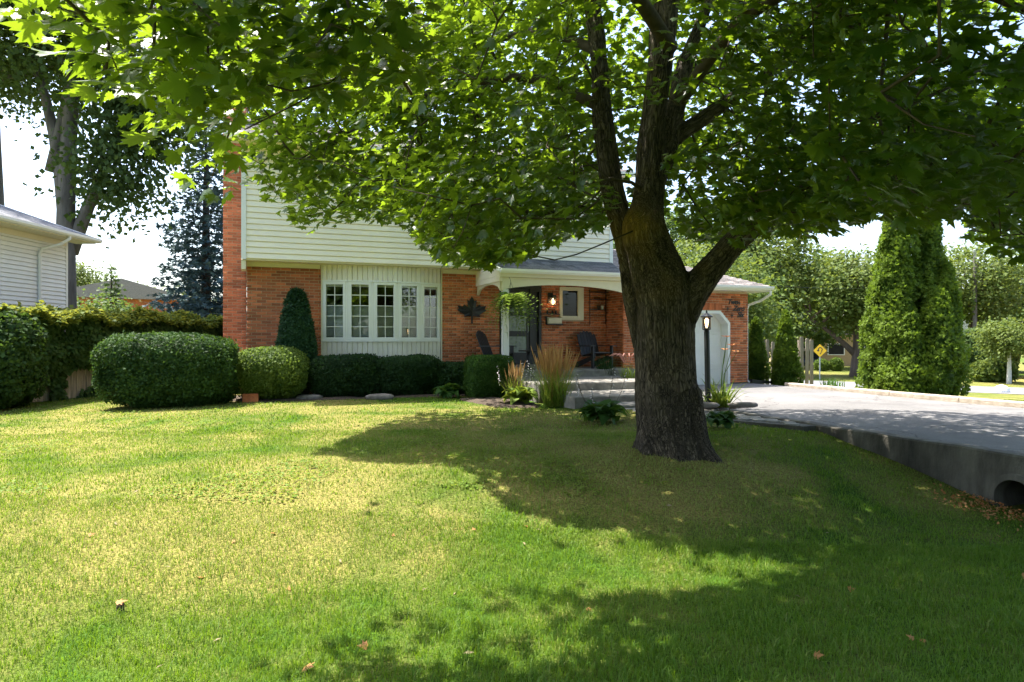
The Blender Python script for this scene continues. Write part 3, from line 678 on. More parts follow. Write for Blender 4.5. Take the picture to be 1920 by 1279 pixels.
m = MB(); m.box(9.2, 13.64, -1.345, -.905, 2.985, 3.005); m.box(13.245, 13.64, -.905, 6.5, 2.985, 3.005); m.build('garage_soffit', 'white', house)
m = MB(); m.box(8.95, 13.65, -1.36, -1.335, 2.98, 3.11); m.box(13.64, 13.66, -1.335, 6.5, 2.98, 3.11); m.build('garage_fascia', 'white', house)
gutter('garage_gutter', 8.75, 13.68, -1.362, GE-.005, house)
m = MB(); m.tube([(13.60,-1.42,3.0),(13.60,-1.40,2.90),(13.50,-1.15,2.74),(13.30,-.86,2.62),(13.275,-.82,2.5),(13.275,-.82,.48),(13.32,-.90,.42)], .036, 8); m.build('downspout', 'white', house)
m = MB(); m.prism([(0,.0),(.72,-.02),(.72,.05),(0,.12)], -.06, .06, Matrix.Translation((13.30,-.96,.40))); m.build('downspout_extension', 'black', house)
# porch roof, header with shallow arch, gable end, post
PE = 3.27; PT = 3.69
roof_plane('porch_roof', (5.38,-1.88,PE), (8.62,-1.88,PE), (9.10,-.50,PT), (5.38,-.50,PT), 'shingle', house, .05)
m = MB(); m.v = [(8.62,-1.88,PE),(9.10,-.50,PT),(9.35,-.9,3.28),(8.95,-1.36,3.12),(8.62,-1.88,PE-.05)]; m.f = [(0,3,2,1),(0,4,3)]; m.build('roof_cricket', 'shingle', house)
gutter('porch_gutter', 5.40, 8.60, -1.885, PE-.01, house)
m = MB(); m.prism([(0,0),(.10,0),(.10,-.10),(0,-.10)], 0, .66, Matrix.Translation((8.60,-2.0,PE-.01)) @ Matrix.Rotation(math.radians(-38), 4, 'Z')); m.build('gutter_return', 'white', house)
m = MB(); m.box(5.42, 8.62, -1.88, -1.80, 3.08, 3.22); m.build('porch_fascia', 'cream', house)
m = MB(); top = [(8.72, 3.075), (5.50, 3.075)]; arc = []
for i in range(21):
    t = i/20; arc.append((5.50 + 3.22*t, 2.78 + .15*(1-(2*t-1)**2)**.8 if 0 < t < 1 else 2.78))
m.prism(arc + top, -1.80, -1.74); m.build('arched_header', 'cream', house)
m = MB(); arc = []
for i in range(13):
    t = i/12; arc.append((-1.74 + 1.70*t, 2.76 + .20*(1-(2*t-1)**2)**.6 if 0 < t < 1 else 2.76))
m.prism(arc + [(-.04, 2.985), (-1.74, 2.985)], 5.46, 5.52, Matrix(((0,1,0,0),(1,0,0,0),(0,0,1,0),(0,0,0,1)))); m.build('side_header', 'cream', house)
zz = 2.985
i = 0
while zz < 3.62:
    t1 = zz + .125; vmax = -.02; rz = lambda z_: -1.86 + max(0, (z_-PE+.06))/(PT-PE)*1.38
    a0, a1 = max(-1.80, rz(zz)), max(-1.80, rz(t1))
    if a0 > -.6: break
    b_end = -.02 if zz < 3.26 else -.515
    m = MB(); m.prism([(a0, zz), (b_end, zz), (b_end, t1-.004), (max(a0, a1), t1-.004)], 5.43, 5.50, Matrix(((0,1,0,0),(1,0,0,0),(0,0,1,0),(0,0,0,1)))); m.build('gable_board', 'siding', house)
    zz = t1
m = MB(); dv_ = 1.38; m.prism([(-1.99, PE-.09), (-.505, PT-.07), (-.505, PT+.025), (-1.99, PE+.0)], 5.345, 5.38, Matrix(((0,1,0,0),(1,0,0,0),(0,0,1,0),(0,0,0,1)))); m.build('rake_board', 'white', house)
m = MB(); m.box(5.50, 9.15, -1.74, -.02, 3.09, 3.11); m.build('porch_ceiling', 'cream', house)
m = MB(); m.box(5.53, 5.67, -1.78, -1.64, .90, 2.80); m.box(5.51, 5.69, -1.80, -1.62, .90, 1.0); m.build('porch_post', 'white', house)
# hanging cable loop and a roof vent
m = MB(); m.tube([(4.02+.25*math.sin(t)*.9, -.55, 4.66-.28*math.sin(t/2)**2+0.02*t) for t in np.linspace(0, 6.0, 18)], .008, 6); m.build('cable_loop', 'wire', house)
m = MB(); m.box(4.2, 4.7, 2.2, 2.5, EZ+1.2, EZ+1.5); m.build('roof_vent', 'blackmetal', house)
# ================================================================== PLANTS
def sup_dir(n, power):
    d = rdir(n); d[:,2] = np.abs(d[:,2])*1.0 if power < 0 else d[:,2]
    p = abs(power); return d/np.power(np.sum(np.abs(d)**p, 1, keepdims=True), 1/p)
def core_mesh(name, fn, nu=28, nv=16):
    V, T = [], []
    for j in range(nv+1):
        for i in range(nu):
            a, b = 2*math.pi*i/nu, math.pi*j/nv - math.pi/2
            V.append((math.cos(a)*math.cos(b), math.sin(a)*math.cos(b), math.sin(b)))
    for j in range(nv):
        for i in range(nu):
            p, q = j*nu+i, j*nu+(i+1) % nu; T += [(p, q, q+nu), (p, q+nu, p+nu)]
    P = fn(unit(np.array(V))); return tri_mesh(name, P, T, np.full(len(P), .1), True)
def shrub(name, label, cat, base, r, h, power, n, ls, mat, rz=0, lump=.08, lf=2.2, group=None, tmpl=SPRIG, cone=0., seed=1, low=.0, core=True, stem=.03):
    """clipped or loose bush: leaves over a lumpy super-ellipsoid; base = ground point, r = (rx, ry)"""
    t = empty(name, base, rz, label=label, cat=cat, group=group)
    def surf(d, k=1.0):
        q = d/np.power(np.sum(np.abs(d)**power, 1, keepdims=True), 1/power)
        z = q[:,2]*.5 + .5
        tap = 1 - cone*np.clip(z, 0, 1)**1.3
        P = np.stack([q[:,0]*r[0]*tap, q[:,1]*r[1]*tap, low + z*(h-low)], 1)
        l = 1 + lump*vnoise(P*lf + seed*7.3, seed) + .5*lump*vnoise(P*lf*2.7 + 3.1, seed+1)
        c = np.array([0, 0, h*.5]); return c + (P-c)*(l*k)[:,None]
    d = rdir(n); P = surf(d); Q = surf(unit(d + RNG.normal(size=d.shape)*.02), .98)
    out = unit((P - np.array([0,0,h*.45]))*np.array([1/r[0], 1/r[1], 1.6/h])); dep = RNG.random(n)**2*.13 - .07*(RNG.random(n) < .07)*RNG.random(n)
    P = np.array([0,0,h*.5]) + (P-np.array([0,0,h*.5]))*(1-dep)[:,None]
    keep = P[:,2] > .015; P, out = P[keep], out[keep]; m_ = len(P)
    F = unit(out*.7 + RNG.normal(size=(m_, 3))*.55 + np.array([0,0,.25])); N_ = unit(out + RNG.normal(size=(m_, 3))*.6)
    S = ls*(.7 + .6*RNG.random(m_))
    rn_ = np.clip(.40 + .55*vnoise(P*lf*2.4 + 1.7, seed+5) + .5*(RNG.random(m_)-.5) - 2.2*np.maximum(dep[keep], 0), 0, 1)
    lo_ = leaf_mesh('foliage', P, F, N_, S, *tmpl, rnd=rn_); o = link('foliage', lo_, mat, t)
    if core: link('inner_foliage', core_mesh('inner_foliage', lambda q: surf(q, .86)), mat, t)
    if stem:
        s = MB()
        s.tube([(0, 0, -.08), (.01, 0, h*.2), (0, .01, h*.45)], [stem*1.3, stem, stem*.6], 7); s.build('stem', 'twig', t, True)
    return t
def gp(x, y, dz=0): return (x, y, gz(x, y) + dz)
def on(px, Y): x = (px-960)*Y/1280; return gp(x, Y)
shrub('yew_hedge', 'long rounded dark green clipped yew hedge on the lawn left of the chimney', 'hedge', on(316, 13.4), (1.22, .70), 1.38, 3.6, 34000, .058, 'yew', .10, .10, 2.0, seed=2)
shrub('boxwood_shrub', 'round light green boxwood bush between big yew hedge and cone shrub', 'shrub', on(508, 14.55), (.76, .66), 1.10, 3.0, 14000, .045, 'box', .2, .08, 2.5, tmpl=DIAMOND, seed=4, low=.03)
shrub('cone_shrub', 'dark green cone-shaped evergreen against the brick beside the bow window', 'shrub', on(556, 15.15), (.50, .44), 2.36, 3.0, 14000, .055, 'cone', .2, .06, 3, cone=.50, seed=5)
LH = 'low dark yew shrubs under the bow window'
for u, rx, hh, lab, sd in ((2.05, .80, .90, 'low dark yew shrub under left half of the bow window', 6), (3.42, .80, .86, 'low dark yew shrub under right half of the bow window', 7), (4.55, .60, .68, 'smallest low dark yew shrub, under the maple leaf ornament', 8)):
    w = HL(u, -1.02); shrub('yew_shrub', lab, 'shrub', gp(w.x, w.y, .02), (rx, .50), hh, 4.5, 13000, .055, 'darkyew', HA, .10, 2.6, LH, seed=sd)
shrub('clipped_boxwood', 'square clipped box bush in front of the white porch post', 'shrub', on(917, 15.25), (.50, .42), .92, 7, 14000, .036, 'sqbox', HA, .025, 3, tmpl=DIAMOND, seed=9)
w = on(418, 13.9); shrub('small_shrub', 'tiny pale yellow-green plant at the right foot of the yew hedge', 'plant', w, (.20, .16), .26, 2.2, 500, .05, 'box', 0, .2, 4, tmpl=DIAMOND, seed=10, core=False, stem=.012)
# cedars
def cedar(label, x, y, lobes, n, ls=.11, mat='cedar', name='cedar_tree', group=None):
    t = empty(name, gp(x, y), 0, label=label, cat='tree', group=group); tv = sum(r*h for _, _, r, h, _ in lobes)
    Ps, Fs, Ns, Ss, Rn = [], [], [], [], []
    for i, (dx, dy, r, h, k) in enumerate(lobes):
        m_ = int(n*r*h/tv); z = RNG.random(m_)**.9; a = RNG.random(m_)*2*math.pi
        prof = np.power(np.clip(1 - z, 0, 1), k)*np.clip(.72 + z*2.2, 0, 1)
        rr = r*prof*(1 + .32*vnoise(np.stack([np.cos(a)*r*2.6+i*9, np.sin(a)*r*2.6, z*h*2.0], 1), 21+i) + .20*vnoise(np.stack([np.cos(a)*r*7+i, np.sin(a)*r*7, z*h*6.5], 1), 31+i))
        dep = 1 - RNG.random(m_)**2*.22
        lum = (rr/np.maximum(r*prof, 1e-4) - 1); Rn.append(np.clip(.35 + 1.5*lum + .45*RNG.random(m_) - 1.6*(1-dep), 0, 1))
        Ps.append(np.stack([dx+np.cos(a)*rr*dep, dy+np.sin(a)*rr*dep, z*h + .02], 1))
        o = np.stack([np.cos(a), np.sin(a), np.full(m_, .25)], 1)
        Fs.append(unit(o*.5 + np.array([0,0,1.2]) + RNG.normal(size=(m_,3))*.4)); Ns.append(unit(o + RNG.normal(size=(m_,3))*.55)); Ss.append(ls*(.6+.8*RNG.random(m_)))
        c = MB(); 
        for j in range(13):
            zz = j/12*.97; c.v += [(dx+math.cos(q)*r*.70*(1-zz)**k*min(1, .72+zz*2.2), dy+math.sin(q)*r*.70*(1-zz)**k*min(1, .72+zz*2.2), zz*h*.98+.03) for q in np.linspace(0, 2*math.pi, 14, endpoint=False)]
        c.f = [(j*14+q, j*14+(q+1) % 14, (j+1)*14+(q+1) % 14, (j+1)*14+q) for j in range(12) for q in range(14)]
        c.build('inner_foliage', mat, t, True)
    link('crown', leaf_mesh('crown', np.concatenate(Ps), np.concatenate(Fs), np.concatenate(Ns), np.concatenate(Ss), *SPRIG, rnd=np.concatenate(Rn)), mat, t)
    s = MB(); s.tube([(0,0,-.1), (0,0,.3), (0,.02,lobes[0][3]*.7)], [.10, .08, .03], 8); s.build('trunk', 'bark3', t, True)
    return t
cedar('huge bushy green cedar cluster beside the driveway kerb', 9.45, 16.3, [(-.22,0,.66,5.5,.6), (-.50,-.25,.58,4.4,.55), (.52,.05,.62,5.0,.6), (-.38,-.55,.58,2.1,.42), (.30,-.55,.60,2.5,.42), (.72,-.30,.50,3.1,.48), (-.72,.1,.42,2.7,.48)], 62000, .085)
cedar('slim cedar beside the garage corner', 7.22, 20.2, [(0,0,.36,1.95,.55)], 9000, .07, name='slim_cedar', group='slim cedars by the garage')
cedar('taller slim cedar between two weathered fence sections', 7.78, 19.4, [(0,0,.42,2.15,.60)], 11000, .07, name='slim_cedar', group='slim cedars by the garage')
# --- generic deciduous tree
def limb(m, a, b, r0, r1, n=6, bend=.12, sides=7):
    a, b = Vector(a), Vector(b); L = (b-a).length; q = Vector((random.uniform(-1,1), random.uniform(-1,1), random.uniform(-.3,1)))*bend*L
    pts = [a.lerp(b, t) + q*math.sin(math.pi*t)*.5 for t in np.linspace(0, 1, n)]
    m.tube(pts, list(np.linspace(r0, r1, n)), sides); return pts
def tree(name, label, x, y, h, cz, cr, ch, nclump, per, ls, mat, bark='bark3', tr=.2, group=None, seed=1, spread=.55, dz=0, tmpl=DIAMOND, fork=None, cx=0, cy=0, more=None):
    random.seed(seed); t = empty(name, gp(x, y, dz), 0, label=label, cat='tree', group=group)
    d = rdir(nclump); rr = RNG.random(nclump)**.42
    C = d*rr[:,None]*np.array([cr, cr, ch/2]) + np.array([cx, cy, cz])
    if more is not None:
        for (mx_, my_, mz_, mr_, mh_, mn_) in more: C = np.concatenate([C, rdir(mn_)*(RNG.random(mn_)**.45)[:,None]*np.array([mr_, mr_, mh_]) + np.array([mx_, my_, mz_])])
        nclump = len(C)
    C[:,:2] += .18*cr*np.stack([vnoise(C*.9, seed), vnoise(C*.9+5, seed+1)], 1)
    m = MB(); top = Vector((cx*.6, cy*.6, cz - ch*.12))
    trunk = limb(m, (0, 0, -.3), top, tr*1.15, tr*.55, 7, .06, 10)
    stems = [trunk]
    if fork:
        for f in fork: stems.append(limb(m, f[0], f[1], f[2], f[3], 7, .08, 9))
    nodes = [p for s in stems for p in s[3:]]
    for i in range(0, nclump, max(1, nclump//26)):
        c = Vector(C[i]); q = min(nodes, key=lambda p: (p-c).length + .6*max(0, p.z-c.z)); limb(m, q, c, tr*.28, .012, 5, .15, 5)
    m.build('trunk', bark, t, True)
    P = np.repeat(C, per, 0); n = len(P); sp = spread*(.6 + .8*np.repeat(RNG.random(nclump), per))
    off = RNG.normal(size=(n, 3))*sp[:,None]*np.array([1, 1, .62]); P = P + off
    out = unit(P - np.array([cx, cy, cz])); F = unit(RNG.normal(size=(n,3))*.7 + out*.5 + np.array([0,0,-.35])); N_ = unit(np.array([0,0,.8]) + out*.4 + RNG.normal(size=(n,3))*.6)
    rnd = np.clip(np.repeat(RNG.random(nclump), per)*.5 + RNG.random(n)*.5, 0, 1)
    link('crown', leaf_mesh('crown', P, F, N_, ls*(.7+.6*RNG.random(n)), *tmpl, rnd=rnd), mat, t)
    return t
# right-hand background
BG = 'trees across the street'
tree('broad_tree', 'broad pale green tree directly behind the garage roof', 8.2, 28, 5, 2.9, 2.5, 5.0, 240, 60, .16, 'tree1', tr=.16, seed=21, group=BG)
tree('broad_tree', 'big rounded tree with low leaning trunk beyond the curve sign', 24.9, 49.5, 7, 6.1, 4.5, 5.8, 330, 55, .24, 'tree1', tr=.42, seed=22, group=BG, fork=[((0,0,1.6), (-3.2,0,4.2), .24, .10)])
tree('broad_tree', 'tall leafy tree rising behind the tree beyond the curve sign', 17.5, 52, 9, 8.6, 5.0, 7.0, 300, 55, .28, 'tree1', tr=.3, seed=23, group=BG)
tree('broad_tree', 'dense green tree behind the two slim cedars', 9.6, 31, 5, 3.3, 2.0, 5.6, 200, 60, .17, 'tree2', tr=.18, seed=24, group=BG)
tree('broad_tree', 'airy tree growing around the utility pole', 35.6, 52.5, 8, 7.2, 3.4, 6.6, 170, 48, .26, 'tree1', tr=.28, seed=25, group=BG, dz=-.1)
tree('broad_tree', 'distant green tree at the right edge beyond the utility pole', 44, 58, 8, 6.0, 4.5, 9, 260, 45, .32, 'tree2', tr=.3, seed=26, group=BG)
tree('broad_tree', 'tall dark tree far behind the garage roof', 14, 62, 10, 9, 6.5, 11, 300, 50, .36, 'tree2', tr=.35, seed=27, group=BG)
tree('broad_tree', 'wide dark tree far behind the big cedar', 28, 68, 10, 6.5, 6.5, 11, 300, 50, .36, 'tree2', tr=.35, seed=28, group=BG)
tree('weeping_tree', 'small weeping tree with a pale trunk at the right edge', 30.2, 41.5, 3, 2.7, 1.7, 2.2, 130, 45, .15, 'tree1', 'birch', .13, seed=29, spread=.35)
for lab, px, Y, rx, hh, mt, sd in (('large dark shrub beside the utility pole', 1850, 49, 1.9, 3.4, 'tree2', 31), ('low pale shrub under the weeping tree', 1862, 43.5, 1.3, 1.25, 'tree1', 32), ('round shrub on the far driveway edge, right of the sign', 1568, 60, .55, 1.1, 'box', 33), ('round shrub behind the post of the curve sign', 1541, 60, .6, 1.0, 'box', 34)):
    shrub('far_shrub', lab, 'shrub', on(px, Y), (rx, rx*.8), hh, 2.4, 4000 if rx > 1 else 1200, .22 if rx > 1 else .13, mt, 0, .14, 1.2, 'shrubs across the street', tmpl=DIAMOND, seed=sd)
# left-hand background
tree('silver_maple', 'tall silver maple with forked grey trunk behind the white neighbour house', -15.3, 23.5, 14, 13.6, 5.2, 9.2, 420, 62, .19, 'silver', 'bark2', .33, seed=41, spread=.62, cx=.6, more=[(2.0,-.3,6.9,1.0,1.5,46),(2.9,-.2,9.2,1.5,1.5,60)],
     fork=[((0,0,4.6), (-1.6,.2,12), .27, .10), ((.1,0,4.4), (2.0,-.2,8.6), .25, .10), ((-.6,0,7.2), (.4,0,13), .17, .07)])
tree('silver_maple', 'grey-trunked maple cut off by the left edge of the picture', -17.75, 24.0, 14, 13.6, 4.6, 8, 280, 60, .19, 'silver', 'bark2', .36, seed=42, spread=.6, cx=-1)
tree('broad_tree', 'sunlit yellow-green tree beyond the ivy fence, beside white siding', -38.5, 60, 5, 5.2, 3.2, 6.0, 240, 55, .2, 'tree1', tr=.2, seed=44, group='trees behind the neighbour fence')
tree('broad_tree', 'dark leafy tree in front of the distant brick house', -20.2, 33.5, 4, 1.9, 1.3, 2.8, 110, 50, .17, 'tree2', tr=.14, seed=45, group='trees behind the neighbour fence')
tree('broad_tree', 'distant green tree low between spruce and brick house', -31, 62, 6, 3.0, 5.0, 6.0, 200, 50, .34, 'tree1', tr=.2, seed=46, group='trees behind the neighbour fence')
def conifer(name, label, x, y, h, r, nw, mat, seed, ls=.20, bark='bark3', per=26):
    random.seed(seed); t = empty(name, gp(x, y), 0, label=label, cat='tree')
    s = MB(); s.tube([(0,0,-.2),(0,0,h*.5),(0,0,h)], [r*.10, r*.06, .01], 9); 
    Ps, Fs, Ns = [], [], []
    for w in range(nw):
        f = (w+.5)/nw; z = h*(.06 + .93*f); R = r*(1-f)**.85*random.uniform(.85, 1.1) + .08; k = max(4, int(9*(1-f)+4)); ph = random.random()*6
        for i in range(k):
            a = ph + 2*math.pi*i/k + random.uniform(-.2,.2); Rb = R*random.uniform(.75, 1.1); n = max(6, int(per*Rb/r*1.5))
            dirv = np.array([math.cos(a), math.sin(a), 0]); tt = RNG.random(n)**.7; droop = -.30*Rb*tt + .22*Rb*tt**2.5
            side = np.array([-math.sin(a), math.cos(a), 0]); wd = RNG.normal(size=n)*.16*Rb*(1.15-tt)
            P = np.array([0,0,z]) + dirv*(tt*Rb)[:,None] + side*wd[:,None] + np.array([0,0,1])*(droop + RNG.normal(size=n)*.035)[:,None]
            Ps.append(P); Fs.append(dirv*.8 + side*np.sign(wd)[:,None]*.7 + np.array([0,0,-.15]) + RNG.normal(size=(n,3))*.3); Ns.append(np.array([0,0,1.]) + RNG.normal(size=(n,3))*.45)
            if i % 2 == 0: s.tube([(0,0,z), tuple(np.array([0,0,z]) + dirv*Rb*.9 + np.array([0,0,-.14*Rb]))], [.02, .006], 4)
    s.build('trunk', bark, t, True); P = np.concatenate(Ps); n = len(P)
    link('crown', leaf_mesh('crown', P, np.concatenate(Fs), np.concatenate(Ns), ls*(.7+.7*RNG.random(n)), *SPRIG), mat, t); return t
conifer('blue_spruce', 'tall blue-green spruce behind the brick chimney', -12.1, 27, 10.8, 2.5, 34, 'spruce', 51, .24, per=38)
conifer('small_spruce', 'little dark spruce rising over the distant brick house roof', -22.3, 38, 5.6, 1.6, 18, 'tree2', 52, .24, per=24)
# --- ivy on the fence
def fence(label, A, B, h, bw, mat, name='board_fence', gap=.012, top_j=.02, z0=None, skip=()):
    A, B = Vector(A), Vector(B); L = (B-A).length; ang = math.atan2(B.y-A.y, B.x-A.x); t = empty(name, gp(A.x, A.y), ang, label=label, cat='fence'); zb = t.location.z
    me = {}
    n = int(L/bw)
    for i in range(n):
        if i in skip: continue
        p = A + (B-A)*((i+.5)/n); g = gz(p.x, p.y)-zb; m = MB(); hh = h + random.uniform(-top_j, top_j); a, b = -bw/2+gap/2, bw/2-gap/2
        m.prism([(a, 0), (b, 0), (b, hh-.03), (b-.03, hh), (a+.03, hh), (a, hh-.03)], -.012, .012)
        o = m.build('board', mat, t, loc=(L*(i+.5)/n, random.uniform(-.004, .004), g+.02)); o.rotation_euler = (0, random.uniform(-.012, .012), 0)
    for zr in (.3, h-.35):
        m = MB(); m.box(0, L, .015, .055, zr, zr+.09); m.build('rail', mat, t)
    i = 0.0
    while i < L: m = MB(); m.box(i, i+.09, .056, .146, -.3, h-.02); m.build('post', mat, t); i += 2.4
    return t
FA, FB = Vector((-10.9, 12.9, 0)), Vector((-9.15, 21.5, 0))
fence('weathered board fence smothered in ivy along the left lot line', FA, FB, 1.72, .145, 'woodfence')
iv = empty('ivy_mass', gp((FA.x+FB.x)/2, (FA.y+FB.y)/2), 0, label='thick ivy draped over the board fence with top leaves tinted as if sunlit', cat='ivy')
def ivy_pts(n, zlo, zhi, out, hang):
    s = RNG.random(n)*1.06 - .03; P = np.array(FA)[None]*(1-s)[:,None] + np.array(FB)[None]*s[:,None]
    dirf = (FB-FA).normalized(); nr = np.array([dirf.y, -dirf.x, 0])
    z = zlo + (zhi-zlo)*RNG.random(n)
    bulge = out*(.55 + .45*vnoise(np.stack([s*14, z*2, z*0], 1), 61))*np.clip((z-hang)/.8+.25, .12, 1)
    P = P + nr*(.05 + bulge*RNG.random(n)**.35)[:,None]; P[:,2] = ground(P[:,0], P[:,1]) + z
    return P, nr, s, z
P, nr, s, z = ivy_pts(30000, .05, 1.95, .62, .6)
bare = (np.abs(s*9.0 - .95 - .25*vnoise(np.stack([z*3, z*0, z*0],1),5)) < .42) & (z < 1.22)
low = (z < .75) & (vnoise(np.stack([s*20, z*4, z*0],1), 9) < .05); P, s, z = P[~(bare | low)], s[~(bare | low)], z[~(bare | low)]
loc0 = np.array(iv.location)
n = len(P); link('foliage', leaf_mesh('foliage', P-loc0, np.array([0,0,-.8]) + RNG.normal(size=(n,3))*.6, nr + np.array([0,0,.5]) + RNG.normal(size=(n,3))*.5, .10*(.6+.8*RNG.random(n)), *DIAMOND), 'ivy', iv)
n = 16000; s = RNG.random(n)*1.06-.03; wv = RNG.random(n); P = np.array(FA)*(1-s)[:,None] + np.array(FB)*s[:,None] + nr*(-.45 + 1.15*wv)[:,None]
P[:,2] = ground(P[:,0], P[:,1]) + 1.95 + .16*vnoise(np.stack([s*22, wv*3, s*0],1), 71) - .45*np.clip(wv-.75, 0, 1) + RNG.normal(size=n)*.05 - .12*(s > .8)
link('sun_tinted_foliage', leaf_mesh('sun_tinted_foliage', P-loc0, RNG.normal(size=(n,3))+nr*.5, np.array([0,0,1.]) + RNG.normal(size=(n,3))*.45, .095*(.6+.8*RNG.random(n)), *DIAMOND), 'ivytop', iv)
# leafy hedge end at the far left of the frame
shrub('hedge_end', 'tall leafy hedge end filling the left edge before the ivy fence', 'hedge', on(-25, 13.6), (.85, .9), 1.95, 3.5, 11000, .085, 'ivy', 0, .12, 2, tmpl=DIAMOND, seed=63)
# right: weathered fence stubs by the cedars
fence('weathered grey fence section between the slim cedars', (7.45, 20.9, 0), (8.05, 20.9, 0), 1.42, .125, 'woodfence', 'old_fence', .03, .06)
fence('weathered grey fence end right of the taller slim cedar', (8.55, 20.3, 0), (8.98, 20.3, 0), 1.48, .135, 'woodfence', 'old_fence', .03, .06)
# ================================================================== THE BIG MAPLE
def inpoly(x, y, poly):
    r = np.zeros(len(x), bool); n = len(poly)
    for i in range(n):
        (x0, y0), (x1, y1) = poly[i], poly[(i+1) % n]
        c = ((y0 > y) != (y1 > y)); r ^= c & (x < (x1-x0)*(y-y0)/(y1-y0+1e-12) + x0)
    return r
def g_at(px, py):                                   # where the sight line meets the lawn
    lo, hi = 1.0, 30.0
    t = np.linspace(1.5, 26, 500); z = CZ + (640-py)*t/1280; g = ground((px-960)*t/1280, t); k = np.argmax(z < g)
    return ((px-960)*t[k]/1280, t[k])
SUNNY = [[g_at(*q) for q in ((-500,775),(0,772),(590,758),(880,762),(800,772),(740,790),(690,818),(600,852),(700,870),(870,878),(908,895),(930,935),(965,962),(1060,985),(1165,990),(1195,1034),(1300,1042),(1465,1052),(1470,1072),(1200,1108),(900,1103),(860,1128),(720,1142),(560,1195),(380,1285),(-500,1420))],
         [tuple(HL(u, v)[:2]) for u, v in ((8.4,-1),(13.7,-1),(13.7,-9.2),(12.2,-9.0),(10.5,-7.7),(8.8,-6.8),(8.0,-5.8))]]
TX, TY = 2.0, 8.5; TG = gz(TX, TY)
S = {}
def pts(*a): return [(PX(px, py, Y), r) for px, py, Y, r in a]
S['trunk'] = pts((1262,880,8.5,.52),(1259,845,8.5,.45),(1253,800,8.5,.385),(1248,700,8.5,.365),(1245,620,8.5,.37),(1243,560,8.5,.36),(1232,510,8.5,.325),(1217,460,8.5,.285),(1208,425,8.44,.268),(1213,385,8.48,.20),(1217,330,8.5,.18),(1222,250,8.5,.17),(1235,140,8.5,.16),(1250,0,8.5,.15),(1262,-200,8.6,.12),(1280,-420,8.8,.08))
S['left'] = pts((1222,640,8.6,.22),(1198,560,8.62,.19),(1184,500,8.75,.165),(1170,440,8.85,.15),(1152,370,8.95,.15),(1137,290,9.05,.145),(1128,200,9.2,.135),(1118,60,9.4,.12),(1095,-120,9.7,.09),(1070,-320,10.1,.06))
S['right'] = pts((1262,610,8.5,.24),(1298,550,8.45,.195),(1335,503,8.4,.165),(1390,443,8.3,.14),(1455,395,8.1,.125),(1540,350,7.8,.10),(1640,310,7.4,.075),(1760,250,7.0,.05))
S['back'] = pts((1220,350,8.6,.15),(1245,290,8.7,.145),(1262,220,8.9,.13),(1285,120,9.2,.11),(1330,0,9.6,.085),(1390,-160,10.2,.05))
S['back2'] = pts((1250,270,8.8,.10),(1330,215,8.9,.08),(1420,150,9.1,.065),(1530,90,9.4,.05),(1650,20,9.8,.035))
for k, (ang, sl) in enumerate(((-2.5,.55),(-1.6,.5),(-.75,.75),(.1,.6),(1.2,.5),(3.0,.55),(2.1,.5))):     # root flare
    c = Vector((TX, TY, TG)); d = Vector((math.cos(ang), math.sin(ang), 0))
    S['root%d' % k] = [(c + d*.14 + Vector((0,0,.70)), .22), (c + d*(.20+.08*sl) + Vector((0,0,.28)), .17), (c + d*(.22+.24*sl) + Vector((0,0,.0)), .13), (c + d*(.26+.5*sl) + Vector((0,0,-.18)), .09)]
maple = empty('maple_tree', (TX, TY, TG), 0, label='big spreading maple with thick forked trunk on the front lawn', cat='tree')
mb = MB()
def dens(sk, n=5):
    P = [p for p, r in sk]; R = [r for p, r in sk]; out, ro = [], []
    for i in range(len(P)-1):
        p0, p1, p2, p3 = P[max(i-1,0)], P[i], P[i+1], P[min(i+2, len(P)-1)]
        for t in np.linspace(0, 1, n, endpoint=False):
            out.append(.5*((2*p1) + (p2-p0)*t + (2*p0-5*p1+4*p2-p3)*t*t + (-p0+3*p1-3*p2+p3)*t**3)); ro.append(R[i]+(R[i+1]-R[i])*t)
    out.append(P[-1]); ro.append(R[-1]); return out, ro
SK = {k: dens(v) for k, v in S.items()}
for k, (p, r) in SK.items(): mb.tube(p, r, 18)
tmp = mb.build('trunk', 'bark', None, True)
rm = tmp.modifiers.new('r', 'REMESH'); rm.mode = 'VOXEL'; rm.voxel_size = .028; rm.use_smooth_shade = True
sm = tmp.modifiers.new('s', 'SMOOTH'); sm.iterations = 4; sm.factor = .6
bpy.context.view_layer.update()
tme = bpy.data.meshes.new_from_object(tmp.evaluated_get(bpy.context.evaluated_depsgraph_get())); bpy.data.objects.remove(tmp)
nv = len(tme.vertices); V = np.empty(nv*3, np.float32); tme.vertices.foreach_get('co', V); V = V.reshape(-1, 3).astype(float)
Nn = np.empty(nv*3, np.float32); tme.vertices.foreach_get('normal', Nn); Nn = Nn.reshape(-1, 3)
